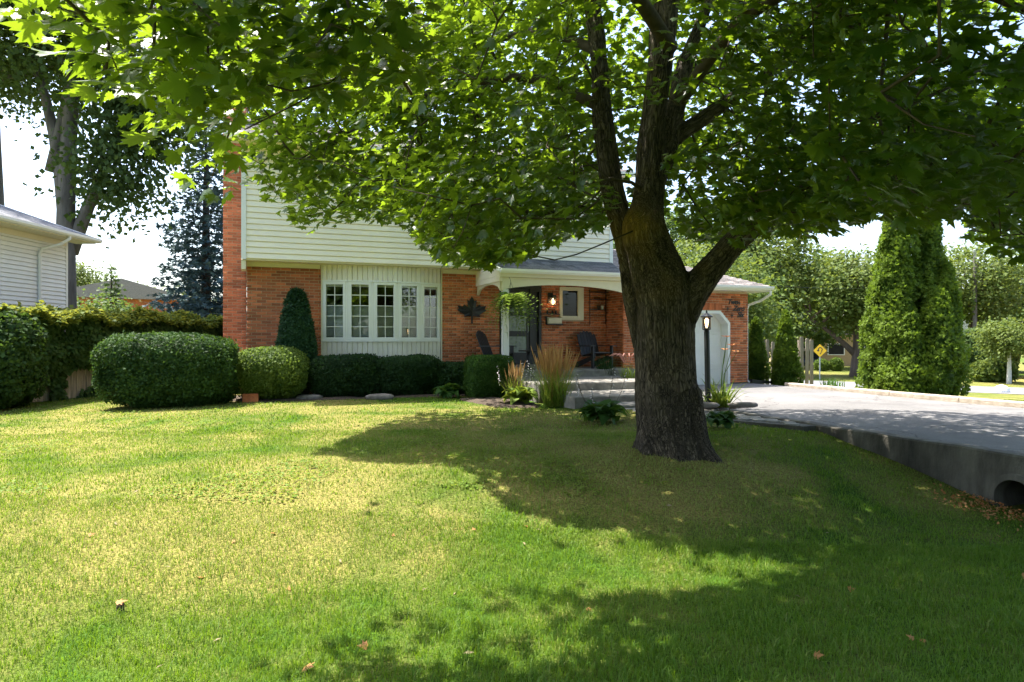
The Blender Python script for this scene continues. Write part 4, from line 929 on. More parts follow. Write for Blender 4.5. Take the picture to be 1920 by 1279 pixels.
# grain coordinates: frame of the nearest stem piece
seg = [(np.array(p[i]), np.array(p[i+1])) for k, (p, r) in SK.items() for i in range(len(p)-1)]
cum = []
for k, (p, r) in SK.items():
    c = 0
    for i in range(len(p)-1): cum.append(c); c += (p[i+1]-p[i]).length
best = np.full(nv, 1e9); bark = np.zeros((nv, 3))
rads = [r[i] for k, (p, r) in SK.items() for i in range(len(p)-1)]
for (a, b), c0, rr in zip(seg, cum, rads):
    d = b-a; L = np.linalg.norm(d); d = d/L; t = np.clip((V-a) @ d, 0, L); q = V - (a + t[:,None]*d); dist = np.linalg.norm(q, axis=1) - rr
    w = dist < best; best = np.where(w, dist, best)
    bark[w] = np.stack([q[w,0], q[w,1] + .5*q[w,2], V[w,2]*.6 + (c0 + t[w])*.4], 1)
big = vnoise(np.stack([bark[:,0]*5, bark[:,1]*5, bark[:,2]*1.1], 1), 81)*.030 + vnoise(np.stack([bark[:,0]*14, bark[:,1]*14, bark[:,2]*2.0], 1), 82)*.016 + np.abs(vnoise(np.stack([bark[:,0]*26, bark[:,1]*26, bark[:,2]*3.2], 1), 83))*.014
V2 = V + Nn*big[:,None]; tme.vertices.foreach_set('co', (V2 - np.array([TX, TY, TG])).astype(np.float32).ravel())
a = tme.attributes.new('bark', 'FLOAT_VECTOR', 'POINT'); a.data.foreach_set('vector', bark.astype(np.float32).ravel())
lc = PX(1178, 420, 8.2); li = np.exp(-np.sum(((V-np.array(lc))/np.array([.26,.5,.24]))**2, 1))*1.6 + .35*np.exp(-((V[:,2]-2.6)/1.2)**2)*np.clip(vnoise(V*6, 84), 0, 1)
a = tme.attributes.new('lichen', 'FLOAT', 'POINT'); a.data.foreach_set('value', np.clip(li, 0, 1.3).astype(np.float32))
tme.update(); tme.polygons.foreach_set('use_smooth', np.ones(len(tme.polygons), bool))
tme.materials.clear(); link('trunk', tme, 'bark', maple)
# --- crown: clusters through the crown's volume, bounded below by its ragged skirt
EDGE = np.array([(-200,-10),(0,-5),(60,40),(150,140),(210,215),(280,290),(340,345),(395,365),(430,345),(520,400),(590,425),(700,425),(760,430),(800,465),(850,500),(910,495),(1000,470),(1100,430),(1150,420),(1200,380),(1260,420),(1300,460),(1420,425),(1480,445),(1560,435),(1640,425),(1700,440),(1770,395),(1800,395),(1825,455),(1880,480),(1930,470),(2200,470)], float)
def crown_pts(n):
    d = rdir(n); rr = RNG.random(n)**.40
    P = d*rr[:,None]*np.array([7.3, 7.3, 5.2]) + np.array([TX-.2, TY+.1, 6.4])
    P[:,2] = 3.6 + np.abs(d[:,2])*rr*7.6*np.where(d[:,2] > 0, 1, .18)*np.where(d[:,2] > 0, 1, -1)
    lumps = 1 + .14*vnoise(d*3.1, 91); P[:,:2] = np.array([TX, TY]) + (P[:,:2]-np.array([TX, TY]))*lumps[:,None]
    return P
def ok_cluster(P, margin=24):
    g = .05; h = np.maximum(P[:,2]-.1, 0); gx_, gy_ = P[:,0] + SHX*h, P[:,1] + SHY*h
    bad = np.zeros(len(P), bool)
    for poly in SUNNY: bad |= inpoly(gx_, gy_, poly)
    bad &= ~(RNG.random(len(P)) < .015)
    Y = np.maximum(P[:,1], .3); px, py = 960 + 1280*P[:,0]/Y, 640 - 1280*(P[:,2]-CZ)/Y
    lim = np.interp(px, EDGE[:,0], EDGE[:,1]); rag = 16*vnoise(np.stack([px/55, px*0, px*0], 1), 92)
    front = P[:,1] > .8
    bad |= front & (py > lim + rag - margin*5.5/np.maximum(Y, 2.5)) & (py < 1300) & (px > -600) & (px < 2500)
    bad |= (P[:,2] < 2.1) | ((np.abs(P[:,0]) < 2.2) & (np.abs(P[:,1]) < 2.3) & (P[:,2] < 3.6))
    bad |= (P[:,0] > 3.2) & (vnoise(P*1.3, 97) > .22)
    r = np.hypot(P[:,0]-TX, P[:,1]-TY); bad |= (r < .8) & (P[:,2] < 5.5)
    u, v = uv_of(P[:,0], P[:,1]); bad |= (v > -1.6) & (u > -1) & (u < 10.2)
    bad |= (P[:,1] < 1.2) & (P[:,2] < 3.0)
    infr = front & (py > -70) & (px > -120) & (px < 2040); dist = np.hypot(P[:,0], P[:,1])
    bad |= infr & (dist < 6.6) & ~((px < 470) & (dist > 2.9)) & ~((px < 820) & (py < 190) & (dist > 3.4)) & ~((px > 1520) & (dist > 4.6))
    bad |= infr & (px > 1085) & (px < 1345) & (P[:,1] < 8.9) & (py > 10) & (vnoise(np.stack([px/60, py/60, px*0], 1), 95) > -.25)
    bad |= (P[:,0] < -1.1) & (P[:,1] < 6.2) & (P[:,2] > 3.35 + .28*np.maximum(0, P[:,0]+2.6)) & ~((P[:,0] > -2.1) & (P[:,1] < 4.6) & (P[:,2] > 4.2))
    return ~bad
C = crown_pts(30000); C = C[ok_cluster(C)]
# thin evenly, keep outer view cells filled
sel = []; grid = {}
for i, p in enumerate(C):
    k = tuple((p/.42).astype(int))
    if grid.get(k, 0) < 1: grid[k] = grid.get(k, 0)+1; sel.append(i)
    if len(sel) >= 1950: break
C = C[sel]
# the low branch reaching toward the street on the left, and the long right-hand sprays
def view_fill(n, x0, x1, y0, y1, Y0, Y1):
    px, py, Y = RNG.uniform(x0, x1, n), RNG.uniform(y0, y1, n), RNG.uniform(Y0, Y1, n)
    return np.stack([(px-960)*Y/1280, Y, CZ + (640-py)*Y/1280], 1)
extra = np.concatenate([view_fill(17, 60, 460, -60, 340, 3.0, 4.2), view_fill(14, 250, 800, -100, 260, 3.4, 4.6), view_fill(150, 420, 900, 60, 480, 9.3, 12.2), view_fill(110, 300, 1150, -60, 330, 9.0, 12.5), view_fill(40, 1520, 1920, -60, 470, 4.8, 6.6), view_fill(160, 1300, 1930, 60, 450, 6.6, 9.5), view_fill(60, 1350, 1930, -60, 300, 9, 12)])
over = np.stack([RNG.uniform(-2.2, 3.6, 640), RNG.uniform(2.2, 6.2, 640), RNG.uniform(4.3, 6.4, 640)], 1); extra = np.concatenate([extra, over]); extra = extra[ok_cluster(extra, 20)]  # unseen clusters above the frame, added to shade the foreground lawn
C = np.concatenate([C, extra])
# the thin low twig in front of the porch roof
tw = np.array([PX(px, py, Y) for px, py, Y in ((1120,462,7.9),(1080,478,7.8),(1040,488,7.7),(1000,480,7.6),(965,470,7.6),(940,490,7.6),(905,480,7.9))]); 
# --- branches: grow from the stems outward
LIMB = {'near_left': [((1.95,8.4,5.2),.10),((1.2,7.4,5.5),.075),((.2,6.3,5.35),.062),((-.8,5.2,4.75),.05),((-1.7,4.2,3.95),.036),((-2.2,3.6,3.3),.022)],
        'near_right': [((2.1,8.5,4.6),.09),((2.6,7.6,5.2),.07),((3.2,6.5,5.1),.05),((3.7,5.6,4.5),.036),((4.0,5.0,3.9),.02)],
        'mid_left': [((1.3,9.2,4.7),.085),((.2,9.6,5.3),.066),((-1.2,10.0,5.2),.05),((-2.6,10.2,4.6),.036),((-3.6,10.3,4.0),.02)],
        'far_left': [((1.2,9.4,5.6),.08),((.2,10.6,6.4),.06),((-1.0,11.6,6.3),.045),((-2.2,12.2,5.8),.025)]}
for k, v in LIMB.items(): SK[k] = dens([(Vector(p), r) for p, r in v], 6)
nodes = [tuple(p) for k, (pp, r) in SK.items() if not k.startswith('root') for p in pp if p.z > 2.6]; par = [-1]*len(nodes); nst = len(nodes)
NA = np.array(nodes); tips = []
order = np.argsort(np.linalg.norm((C - np.array([TX, TY, 4.5]))*np.array([1, 1, .8]), axis=1))
buf = np.zeros((len(NA)+4*len(C)+60, 3)); buf[:len(NA)] = NA; nb = len(NA); cost = np.zeros(len(buf))
for i in list(order):
    c = C[i]; d = np.linalg.norm(buf[:nb]-c, axis=1) + .25*cost[:nb]; j = int(np.argmin(d)); a = buf[j]; L = np.linalg.norm(c-a)
    k = 1 if L < .7 else (2 if L < 1.6 else 3); last = j
    for q in range(1, k+1):
        t = q/k; p = a + (c-a)*t + (np.array([0, 0, .10*L])*math.sin(math.pi*t)) + (RNG.normal(size=3)*.04*L if q < k else 0)
        buf[nb] = p; cost[nb] = cost[last] + np.linalg.norm(p-buf[last]); par.append(last); last = nb; nb += 1
    tips.append(last)
tw_par = int(np.argmin(np.linalg.norm(NA - np.array(PX(1190, 430, 8.4)), axis=1))); last = tw_par
for p in tw: buf[nb] = p; par.append(last); last = nb; nb += 1; tips.append(last)
cnt = np.ones(nb)
for i in range(nb-1, nst-1, -1): cnt[par[i]] += cnt[i]
bm = MB(); TO = Vector((TX, TY, TG))
for i in range(nst, nb):
    a, b = Vector(buf[par[i]]), Vector(buf[i]); r1 = min(.032, .0050*cnt[i]**.42); r0 = min(.034, .0050*cnt[par[i]]**.42) if par[i] >= nst else r1*1.25
    bm.tube([a-TO, b-TO], [min(r0, r1*1.6), r1], 6 if r1 > .02 else 4, False)
for k in LIMB: bm.tube([p-TO for p in SK[k][0]], SK[k][1], 9)
link('branches', bm.mesh('branches', True), 'twig', maple)
# --- leaves
per = 31; CC = np.concatenate([C, np.repeat(tw, 1, 0)]); P = np.repeat(CC, per, 0); n = len(P)
sp = np.repeat(.20 + .16*RNG.random(len(CC)), per); sp[-per*len(tw):] = .13
P = P + RNG.normal(size=(n,3))*sp[:,None]*np.array([1.15, 1.15, .52])
keepm = ok_cluster(P, -6); 
P = P[keepm]; n = len(P)
out = P - np.array([TX, TY, 5.0]); out[:,2] *= .3; out = unit(out)
F = unit(out*.8 + RNG.normal(size=(n,3))*.75 + np.array([0,0,-.55])); N_ = unit(np.array([0,0,1.]) + out*.35 + RNG.normal(size=(n,3))*.42)
Sz = .140*(.55 + .75*RNG.random(n)); rnd = RNG.random(n)*.8
Yc = np.maximum(P[:,1], .1); px, py = 960 + 1280*P[:,0]/Yc, 640 - 1280*(P[:,2]-CZ)/Yc
inview = (px > -150) & (px < 2070) & (py > -150) & (P[:,1] > .5)
app = np.where(inview & (px > 0) & (px < 1920) & (py > 0), Sz/np.linalg.norm(P-np.array([0,0,CZ]), axis=1), 0)
top300 = np.zeros(n, bool); top300[np.argsort(-app)[:300]] = True
fine = (np.linalg.norm(P[:,:2], axis=1) < 7.6) & inview & ~top300; coarse = ~fine & ~top300
TOn = np.array(TO)
grp = RNG.integers(0, 3, n); parts = [leaf_arrays(P[q]-TOn, F[q], N_[q], Sz[q], *tm, rnd=rnd[q]) for q, tm in ((fine & (grp == 0), MAPLE), (fine & (grp == 1), MAPLE_B), (fine & (grp == 2), MAPLE_C))]
oo = np.cumsum([0] + [len(q[0]) for q in parts]); o = link('leaves', tri_mesh('leaves', np.concatenate([q[0] for q in parts]), np.concatenate([q[1]+k for q, k in zip(parts, oo)]), np.concatenate([q[2] for q in parts])), 'maple', maple); o['kind'] = 'stuff'
o = link('upper_leaves', leaf_mesh('upper_leaves', P[coarse]-TOn, F[coarse], N_[coarse], Sz[coarse], *MAPLE2, rnd=rnd[coarse]), 'maple', maple); o['kind'] = 'stuff'
leafT = []
for tm in (MAPLE, MAPLE_B, MAPLE_C):
    leafT.append(tri_mesh('leaf', *leaf_arrays(np.zeros((1,3)), np.array([[0,1.,0]]), np.array([[0,0,1.]]), np.ones(1), *tm, rnd=np.array([.35])))); leafT[-1].materials.append(M['maple'])
def leaf_obj(name, me, p, f, nn, s, parent=None, off=None):
    nn = Vector(nn).normalized(); f = Vector(f); f = (f - nn*f.dot(nn)).normalized(); r = f.cross(nn)
    o = bpy.data.objects.new(name, me); COL.objects.link(o)
    if parent: o.parent = parent
    o.matrix_local = Matrix.Translation(Vector(p) - (off or Vector((0,0,0)))) @ Matrix((r, f, nn)).transposed().to_4x4() @ Matrix.Scale(float(s), 4); return o
for i in np.where(top300)[0]: leaf_obj('leaf', leafT[i % 3], P[i], F[i], N_[i], Sz[i], maple, TO)
# ================================================================== GRASS (uncountable)
def blades(n, Y0, Y1, hgt, wid, power=1.0):
    Y = Y0 + (Y1-Y0)*RNG.random(n)**power; X = (RNG.random(n)*2-1)*(.82*Y + .3); z = ground(X, Y); u, v = uv_of(X, Y)
    k = ~((u > 7.70) & (v > -17) & (v < 0) & (u < 13.6)) & ~((u > lo_np(v)-.1) & (v > -8.95) & (v < -5.1) & (u < 8.4)) & ~((v > -5.2) & (u > 5.45) & (u < 9.2)) & ~((v > -1.7) & (u > -.9)) & (np.hypot(X-TX, Y-TY) > .36)
    k &= ~((v > -4.4) & (v < -1.7) & (u > 4.6) & (u < 5.6))
    X, Y, z = X[k], Y[k], z[k]; n = len(X); dr = dryness(X, Y); a = RNG.random(n)*2*math.pi; H = hgt*(.45 + .9*RNG.random(n))*(1.15 - .55*dr)*(1 + .30*noise2(X, Y, 2.5, 13) + .35*noise2(X, Y, 7, 14))
    lean = .25 + .75*RNG.random(n); c, s = np.cos(a), np.sin(a); b = RNG.random(n)*2*math.pi; w = wid*(.5+1.2*RNG.random(n)**2); cb, sb = np.cos(b)*w, np.sin(b)*w
    p0 = np.stack([X-cb, Y-sb, z-.006], 1); p1 = np.stack([X+cb, Y+sb, z-.006], 1)
    mx, my, mz = X + c*H*lean*.3, Y + s*H*lean*.3, z + H*.6
    p2 = np.stack([mx-cb*.8, my-sb*.8, mz], 1); p3 = np.stack([mx+cb*.8, my+sb*.8, mz], 1); p4 = np.stack([X + c*H*lean, Y + s*H*lean, z + H*(1.05-.35*lean)], 1)
    V = np.stack([p0, p1, p2, p3, p4], 1).reshape(-1, 3); T = (np.array([(0,1,3),(0,3,2),(2,3,4)])[None] + (np.arange(n)*5)[:,None,None]).reshape(-1, 3)
    col = np.clip(dr*.95 + RNG.normal(size=n)*.13 + (RNG.random(n) < .10*(.3+dr))*.28, 0, 1); return V, T, np.repeat(col, 5)
def lo_np(v): return 6.15 + np.maximum(0, (-v-5.8))/3.0*1.35
A = [blades(190000, 2.3, 6.2, .044, .0021, .8), blades(120000, 5.8, 10, .036, .0034, .85), blades(80000, 9.5, 17, .032, .006)]
off = 0; Vs, Ts, Rs = [], [], []
for V, T, r in A: Vs.append(V); Ts.append(T+off); Rs.append(r); off += len(V)
setm(link('lawn_grass', tri_mesh('lawn_grass', np.concatenate(Vs), np.concatenate(Ts), np.concatenate(Rs)), 'grass'), 'short mown grass, green in the ditch and dry on the upper lawn', 'grass', kind='stuff')
# ================================================================== NEIGHBOURING HOUSES
nh = empty('neighbour_house', (-11.75, 18.0, .2), 0, label='white vinyl-sided neighbour house with grey roof at the left edge', cat='house')
NZ = 4.02      # soffit height, relative to the empty
m = MB(); m.box(-6, -.02, -8, 0, -.1, NZ); nw = m.build('wall', 'nsiding', nh)
z = 1.0; 
while z < NZ - .03:
    b = MB(); b.prism([(-.016, .006), (.020, .006), (.024, .012), (.004, .1045), (-.016, .1045)], -8, -.05); b.build('siding_board', 'nsiding', nw, loc=(0, 0, z)); z += .1045
m = MB(); m.box(-.03, .025, -.05, .03, .4, NZ); m.build('corner_board', 'white', nh)
m = MB(); m.box(-.02, .50, -8, .45, NZ, NZ+.02); m.build('soffit', 'cream', nh)
m = MB(); m.box(.0, .03, -8, -.05, NZ-.13, NZ-.002); m.build('frieze_board', 'cream', nh)
roofm = MB(); roofm.prism([(.55, NZ+.14), (-5.5, NZ+2.25), (-5.5, NZ+2.17), (.55, NZ+.06)], -8.2, .55); roofm.build('roof', 'shingle', nh)
g = MB(); g.prism([(.50, NZ+.02), (.61, NZ+.03), (.64, NZ+.07), (.64, NZ+.13), (.62, NZ+.13), (.60, NZ+.06), (.52, NZ+.06), (.52, NZ+.13), (.50, NZ+.13)], -8.2, .52); g.build('gutter', 'white', nh)
m = MB(); m.prism([(.50, NZ+.02), (-5.5, NZ+2.1), (-5.5, NZ+2.26), (.55, NZ+.15)], .45, .50); m.build('rake_board', 'white', nh)
m = MB(); m.tube([(.57,-.75,NZ+.06),(.57,-.75,NZ-.04),(.40,-.86,NZ-.20),(.10,-1.08,NZ-.34),(.06,-1.10,NZ-.46),(.06,-1.10,.3)], .042, 8); m.build('downspout', 'white', nh)
def far_house(label, loc, rz, w, d, h, wall, roofmat, rise, over=.5, name='far_house', wins=(), door=None, lower=None):
    t = empty(name, loc, rz, label=label, cat='house', group=None)
    m = MB(); m.box(-w/2, w/2, 0, d, -.6, h); m.build('wall', wall, t)
    if lower: m = MB(); m.box(-w/2-.03, w/2+.03, -.03, d, -.6, lower[0]); m.build('lower_wall', lower[1], t)
    m = MB(); m.prism([(-w/2-over, h-.1), (w/2+over, h-.1), (w/2+over, h+.06), (0, h+rise+.06), (-w/2-over, h+.06)], -over, d+over); m.build('roof', roofmat, t)
    for (x0, x1, z0, z1) in wins:
        f = MB(); f.box(x0-.09, x1+.09, -.07, .02, z0-.09, z0); f.box(x0-.09, x1+.09, -.07, .02, z1, z1+.09); f.box(x0-.09, x0, -.07, .02, z0, z1); f.box(x1, x1+.09, -.07, .02, z0, z1); fo = f.build('window', 'white', t)
        f = MB(); f.box(x0, x1, -.05, -.04, z0, z1); f.build('pane', 'dark', fo)
    if door:
        f = MB(); f.box(door[0], door[1], -.06, .02, 0, 2.1); fo = f.build('door', 'white', t); f = MB(); f.box(door[0]+.2, door[1]-.2, -.075, -.061, 1.15, 1.9); f.build('pane', 'dark', fo)
    return t
far_house('distant orange brick bungalow with brown roof beyond the ivy fence', on(226, 50)[:2] + (1.3,), math.radians(35), 8.5, 9, 3.5, 'brick', 'shingle_b', 1.3, .5, 'distant_house', [(-1.5, .2, 1.1, 2.2)])
fh = far_house('tan brick house with white door across the street, behind the sign', on(1600, 74)[:2] + (-1.05,), -.1, 13, 9, 3.4, 'tan', 'shingle_b', 2.2, .7, 'far_house', [(-2.6, -1.0, 1.2, 2.3)], (.2, 1.5))
m = MB(); m.box(-8.6, -4.4, -.15, .05, -.3, 2.6); m.build('carport_shade', 'dark', fh)  # dark box on the wall in place of the carport's shadow
far_house('far house with white siding over brick behind the utility pole', on(1806, 60)[:2] + (-.9,), -.25, 6.0, 8, 5.6, 'nsiding', 'shingle', 1.2, .4, 'far_house', [(.4, 1.6, 3.4, 4.6)], None, (2.6, 'tan'))
far_house('dark red brick house corner cut by the right edge', (41.6, 42.6, -.9), -.2, 6.5, 8, 5.2, 'brick', 'shingle_b', 1.5, .5, 'far_house', [(-1.2, .2, 2.6, 4.0)])
# houses and trees on the photographer's side of the street (seen only as reflections)
far_house('white house with a gable across the front street behind the viewer', (-13, -30, 0), math.pi - .5, 11, 9, 4.6, 'nsiding', 'shingle', 2.6, .5, 'opposite_house', [(-3, -1, 1, 2.4), (1.5, 3.4, 1, 2.4)], (-.5, .6))
for lab, x, y, sd in (('street tree behind the viewer, left of the white house', -24, -17, 71), ('street tree behind the viewer, before the white house', -11, -20, 74), ('street tree behind the viewer, right of the white house', 1, -18, 72), ('street tree behind the viewer, opposite the driveway', 12, -19, 75), ('street tree behind the viewer, far right', 24, -15, 73)):
    tree('street_tree', lab, x, y, 8, 6.6, 5.4, 10, 130, 42, .42, 'tree2', tr=.3, seed=sd, spread=.8, group='street trees behind the viewer')
# ================================================================== STREET THINGS
x, y, z = on(1537, 46.0)
t = empty('curve_sign', (x, y, z), -.12, label='yellow diamond curve warning sign on a thin metal post', cat='sign')
m = MB(); m.box(-.03, .03, -.03, .03, -.3, 2.05); m.build('post', 'metalgrey', t)
m = MB(); m.prism([(-.44, 1.95), (0, 1.51), (.44, 1.95), (0, 2.39)], -.05, -.035); pl = m.build('sign_plate', 'yellow', t)
m = MB(); ar = []; inn = []
for a in np.linspace(math.radians(200), math.radians(-60), 16): ar.append((.02+.15*math.cos(a), 2.03+.15*math.sin(a))); inn.append((.02+.095*math.cos(a), 2.03+.095*math.sin(a)))
m.prism(ar + inn[::-1], -.056, -.051); m.prism([(.10,1.90),(.15,1.92),(.03,1.70),(-.02,1.72)], -.0555, -.051); m.prism([(-.22,2.0),(-.02,2.0),(-.12,1.87)], -.0565, -.051); m.build('arrow', 'black', pl)
x, y, z = on(1828, 51); t = empty('utility_pole', (x, y, z), 0, label='wooden utility pole standing in front of the white-sided far house', cat='pole')
m = MB(); m.tube([(0,0,-.5),(0,0,8.9)], [.17,.12], 10); m.build('pole', 'bark2', t); m = MB(); m.lathe([(.05,8.9),(.07,9.0),(.16,9.3),(.16,9.45),(.06,9.5)], 10); m.build('insulator', 'metalgrey', t)
def wire(label, a, b, sag, r=.012):
    a, b = Vector(a), Vector(b); c = (a+b)/2; m = MB(); m.tube([a.lerp(b, q) - c - Vector((0,0,sag*4*q*(1-q))) for q in np.linspace(0, 1, 14)], r, 4)
    setm(m.build('overhead_wire', 'wire', loc=c), label, 'wire', 'overhead wires')
top = Vector((x, y, z+9.2))
wire('overhead wire from the utility pole toward the right edge, upper', top, top + Vector((40, 2, 1.2)), .8); wire('overhead wire from the utility pole toward the right edge, lower', top - Vector((0,0,.9)), top + Vector((40, 1, .2)), .8)
wire('overhead wire running from the utility pole behind the garage roof', top - Vector((0,0,1.9)), PX(1300, 520, 40), .7)
wire('upper overhead wire between neighbour roof and spruce', PX(100, 446, 34), PX(460, 436, 34), .15); wire('middle overhead wire between neighbour roof and spruce', PX(100, 500, 40), PX(460, 484, 40), .15); wire('lower overhead wire between neighbour roof and spruce', PX(100, 510, 40), PX(460, 496, 40), .15)
x, y, z = on(1862+16, 34.6); m = MB(); m.lathe([(.32,-.1),(.36,.1),(.31,.26),(.18,.38),(.05,.42)], 9); o = m.build('white_rock', 'rock', smooth=False, loc=(x, y, z)); setm(o, 'whitewashed round boulder at the edge of the far street', 'rock'); o.scale = (1.1, .9, .95)
# parked car, mostly hidden
x, y, z = on(1516, 66); t = empty('parked_car', (x, y, z+.02), math.radians(75), label='dark blue parked car half hidden behind the fence end', cat='car')
m = MB(); m.prism([(-2.1,.30),(2.1,.30),(2.15,.62),(1.95,.80),(1.1,.90),(-2.0,.95),(-2.15,.7)], -.85, .85); m.build('body', 'carblue', t)
m = MB(); m.v = [(-1.75,-.80,.93),(1.1,-.80,.89),(1.1,.80,.89),(-1.75,.80,.93),(-1.25,-.62,1.42),(.35,-.62,1.44),(.35,.62,1.44),(-1.25,.62,1.42)]; m.f = [(4,5,6,7),(0,1,5,4),(1,2,6,5),(2,3,7,6),(3,0,4,7)]; m.build('cabin', 'blackmetal', t)
m = MB(); m.box(-1.2,.32,-.60,.60,1.425,1.455); m.build('roof_panel', 'carblue', t)
for wx in (-1.35, 1.35):
    for wy in (-.80, .80):
        m = MB(); m.tube([(wx, wy-.1, .32), (wx, wy+.1, .32)], .32, 18); wo = m.build('wheel', 'tyre', t); m = MB(); m.tube([(wx, wy-.112, .32), (wx, wy+.112, .32)], .18, 14); m.build('rim', 'metalgrey', wo)
for wx in (-.6, .6): m = MB(); m.box(2.09, 2.14, wx-.18, wx+.18, .62, .74); m.build('headlight', 'white', t)
# ================================================================== PORCH AND WALL THINGS
def HE(name, u, v, z, rz=0, **k): return empty(name, HL(u, v, z), HA + rz, **k)
ML = [(0,1.0),(.10,.76),(.20,.80),(.15,.42),(.33,.58),(.37,.47),(.60,.52),(.54,.36),(.62,.28),(.30,.04),(.34,-.06),(.03,-.02)]
t = HE('maple_leaf_ornament', 5.32, -.03, 2.24, label='black metal maple leaf hanging on the brick beside the door', cat='ornament')
poly = [(x*.64, z_*.50) for x, z_ in ML]; full = poly + [(-x, z_) for x, z_ in poly[::-1][:-1]]
m = MB(); n = len(full); m.v = [(0, -.055, .10)] + [(x, -.012 - .02*(i % 2), z_) for i, (x, z_) in enumerate(full)] + [(x, .0 - .02*(i % 2), z_) for i, (x, z_) in enumerate(full)] + [(0,-.03,.1)]
m.f = [(0, 1+(i+1) % n, 1+i) for i in range(n)] + [(1+i, 1+(i+1) % n, 1+n+(i+1) % n, 1+n+i) for i in range(n)] + [(2*n+1, 1+n+i, 1+n+(i+1) % n) for i in range(n)]
m.build('leaf_plate', 'blackmetal', t); m = MB(); m.box(-.02, .02, -.035, .0, -.20, .0); m.build('stalk', 'blackmetal', t)
t = HE('wall_lantern', 7.53, -.02, 2.62, label='lit black wall lantern on the brick beside the door', cat='lamp')
m = MB(); m.box(-.09, .05, -.02, .0, -.02, .26); m.box(-.03, .01, -.13, -.02, .17, .20); m.build('backplate', 'blackmetal', t)
m = MB(); m.prism([(-.085,.13),(.085,.13),(.05,.19),(-.05,.19)], -.20, -.05, Matrix.Translation((.0,0,0))); m.box(-.075,.075,-.19,-.06,-.085,-.07)
for sx in (-.07,.06):
    for sy in (-.185,-.075): m.box(sx, sx+.012, sy, sy+.012, -.07, .13)
m.build('cage', 'blackmetal', t); m = MB(); m.box(-.058,.058,-.172,-.078,-.068,.128); m.build('glass', 'lampglass', t)
m = MB(); m.lathe([(.012,-.05),(.03,-.03),(.034,.03),(.02,.08),(.008,.10)], 10, (0,-.125)); m.build('bulb', 'bulb', t, True)
pl = bpy.data.lights.new('wall_lantern_light', 'POINT'); pl.energy = .7; pl.color = (1,.6,.28); pl.shadow_soft_size = .04; po = bpy.data.objects.new('wall_lantern_light', pl); COL.objects.link(po); po.parent = t; po.location = (0,-.125,-.02+.04)
t = HE('mailbox', 7.60, -.02, 2.06, label='cream mailbox with black bracket on the brick beside the door', cat='mailbox')
m = MB(); m.prism([(0,0),(-.12,0),(-.13,.03),(-.11,.15),(-.02,.17),(0,.17)], -.19, .19, Matrix(((0,1,0,0),(1,0,0,0),(0,0,1,0),(0,0,0,1)))); m.build('box', 'cream', t)
m = MB(); m.box(-.22,.22,-.15,0,-.035,-.005); m.box(-.23,-.2,-.03,0,-.03,.2); m.build('bracket', 'blackmetal', t)
t = HE('wall_shelf_small', 7.50, -.02, 2.30, label='thin black shelf with dark ornaments below the wall lantern', cat='shelf'); m = MB(); m.box(-.28,.25,-.10,0,.0,.018); m.build('board', 'black', t)
for q in (-.1, .05, .15): m = MB(); m.lathe([(.02,.019),(.03,.05),(.02,.09+.02*q),(.012,.11)], 8, (q,-.05)); m.build('ornament', 'blackmetal', t)
t = HE('iron_wall_rack', 8.93, -.02, 2.1, label='black iron wall rack with small pots in the porch corner', cat='rack')
for zz in (.34, .62, .82): m = MB(); m.box(-.27,.25,-.14,0,zz,zz+.015); m.build('shelf', 'blackmetal', t)
for q in (-.26, .23): m = MB(); m.box(q,q+.014,-.02,-.005,-.05,.9); m.build('upright', 'blackmetal', t)
for q, mt in ((-.02,'soil'),(.1,'rock')): m = MB(); m.lathe([(.03,.356),(.045,.45),(.05,.46)], 10, (q,-.07)); m.build('pot', mt, t)
def adirondack(label, u, v, z, rz):
    t = HE('adirondack_chair', u, v, z, rz, label=label, cat='chair', group='black porch chairs')
    tilt = Matrix.Translation((0, .18, .30)) @ Matrix.Rotation(math.radians(-22), 4, 'X')
    for i in range(6):
        x = -.25 + .1*i; top = .72 - .9*abs(x)**2*1.6; m = MB(); m.prism([(x-.045,0),(x+.045,0),(x+.045,top-.03),(x+.02,top),(x-.02,top),(x-.045,top-.03)], -.011, .011, tilt); m.build('back_slat', 'chair', t)
    sl = Matrix.Rotation(math.radians(-9), 4, 'X')
    for i in range(5): m = MB(); m.box(-.27,.27,-.38+.115*i,-.38+.115*i+.10,.335,.357, sl); m.build('seat_slat', 'chair', t)
    for s in (-1, 1):
        m = MB(); m.prism([(-.40,.56),(.28,.56),(.30,.585),(-.40,.585)], s*.34-.07, s*.34+.07, Matrix(((0,1,0,0),(1,0,0,0),(0,0,1,0),(0,0,0,1)))); m.build('arm', 'chair', t)
        m = MB(); m.box(s*.30-.02, s*.30+.02, -.36, -.27, 0, .56); m.build('leg', 'chair', t)
        m = MB(); m.prism([(-.36,.26),(-.36,.36),(.45,.14),(.52,0),(.40,0)], s*.255-.012, s*.255+.012, Matrix(((0,1,0,0),(1,0,0,0),(0,0,1,0),(0,0,0,1)))); m.build('leg', 'chair', t)
    return t
adirondack('black slatted porch chair right of the door in the shade', 8.52, -.62, .90, math.radians(8))
adirondack('black slatted porch chair left of the door by the maple leaf', 5.78, -.55, .90, math.radians(48))
t = HE('side_table', 6.48, -1.0, .90, label='small round black pedestal table in front of the door', cat='table')
m = MB(); m.lathe([(.24,.44),(.25,.45),(.25,.465),(.24,.475)], 20); m.build('top', 'chair', t); m = MB(); m.lathe([(.16,0),(.15,.02),(.04,.05),(.03,.2),(.05,.3),(.04,.435)], 12); m.build('pedestal', 'chair', t, True)
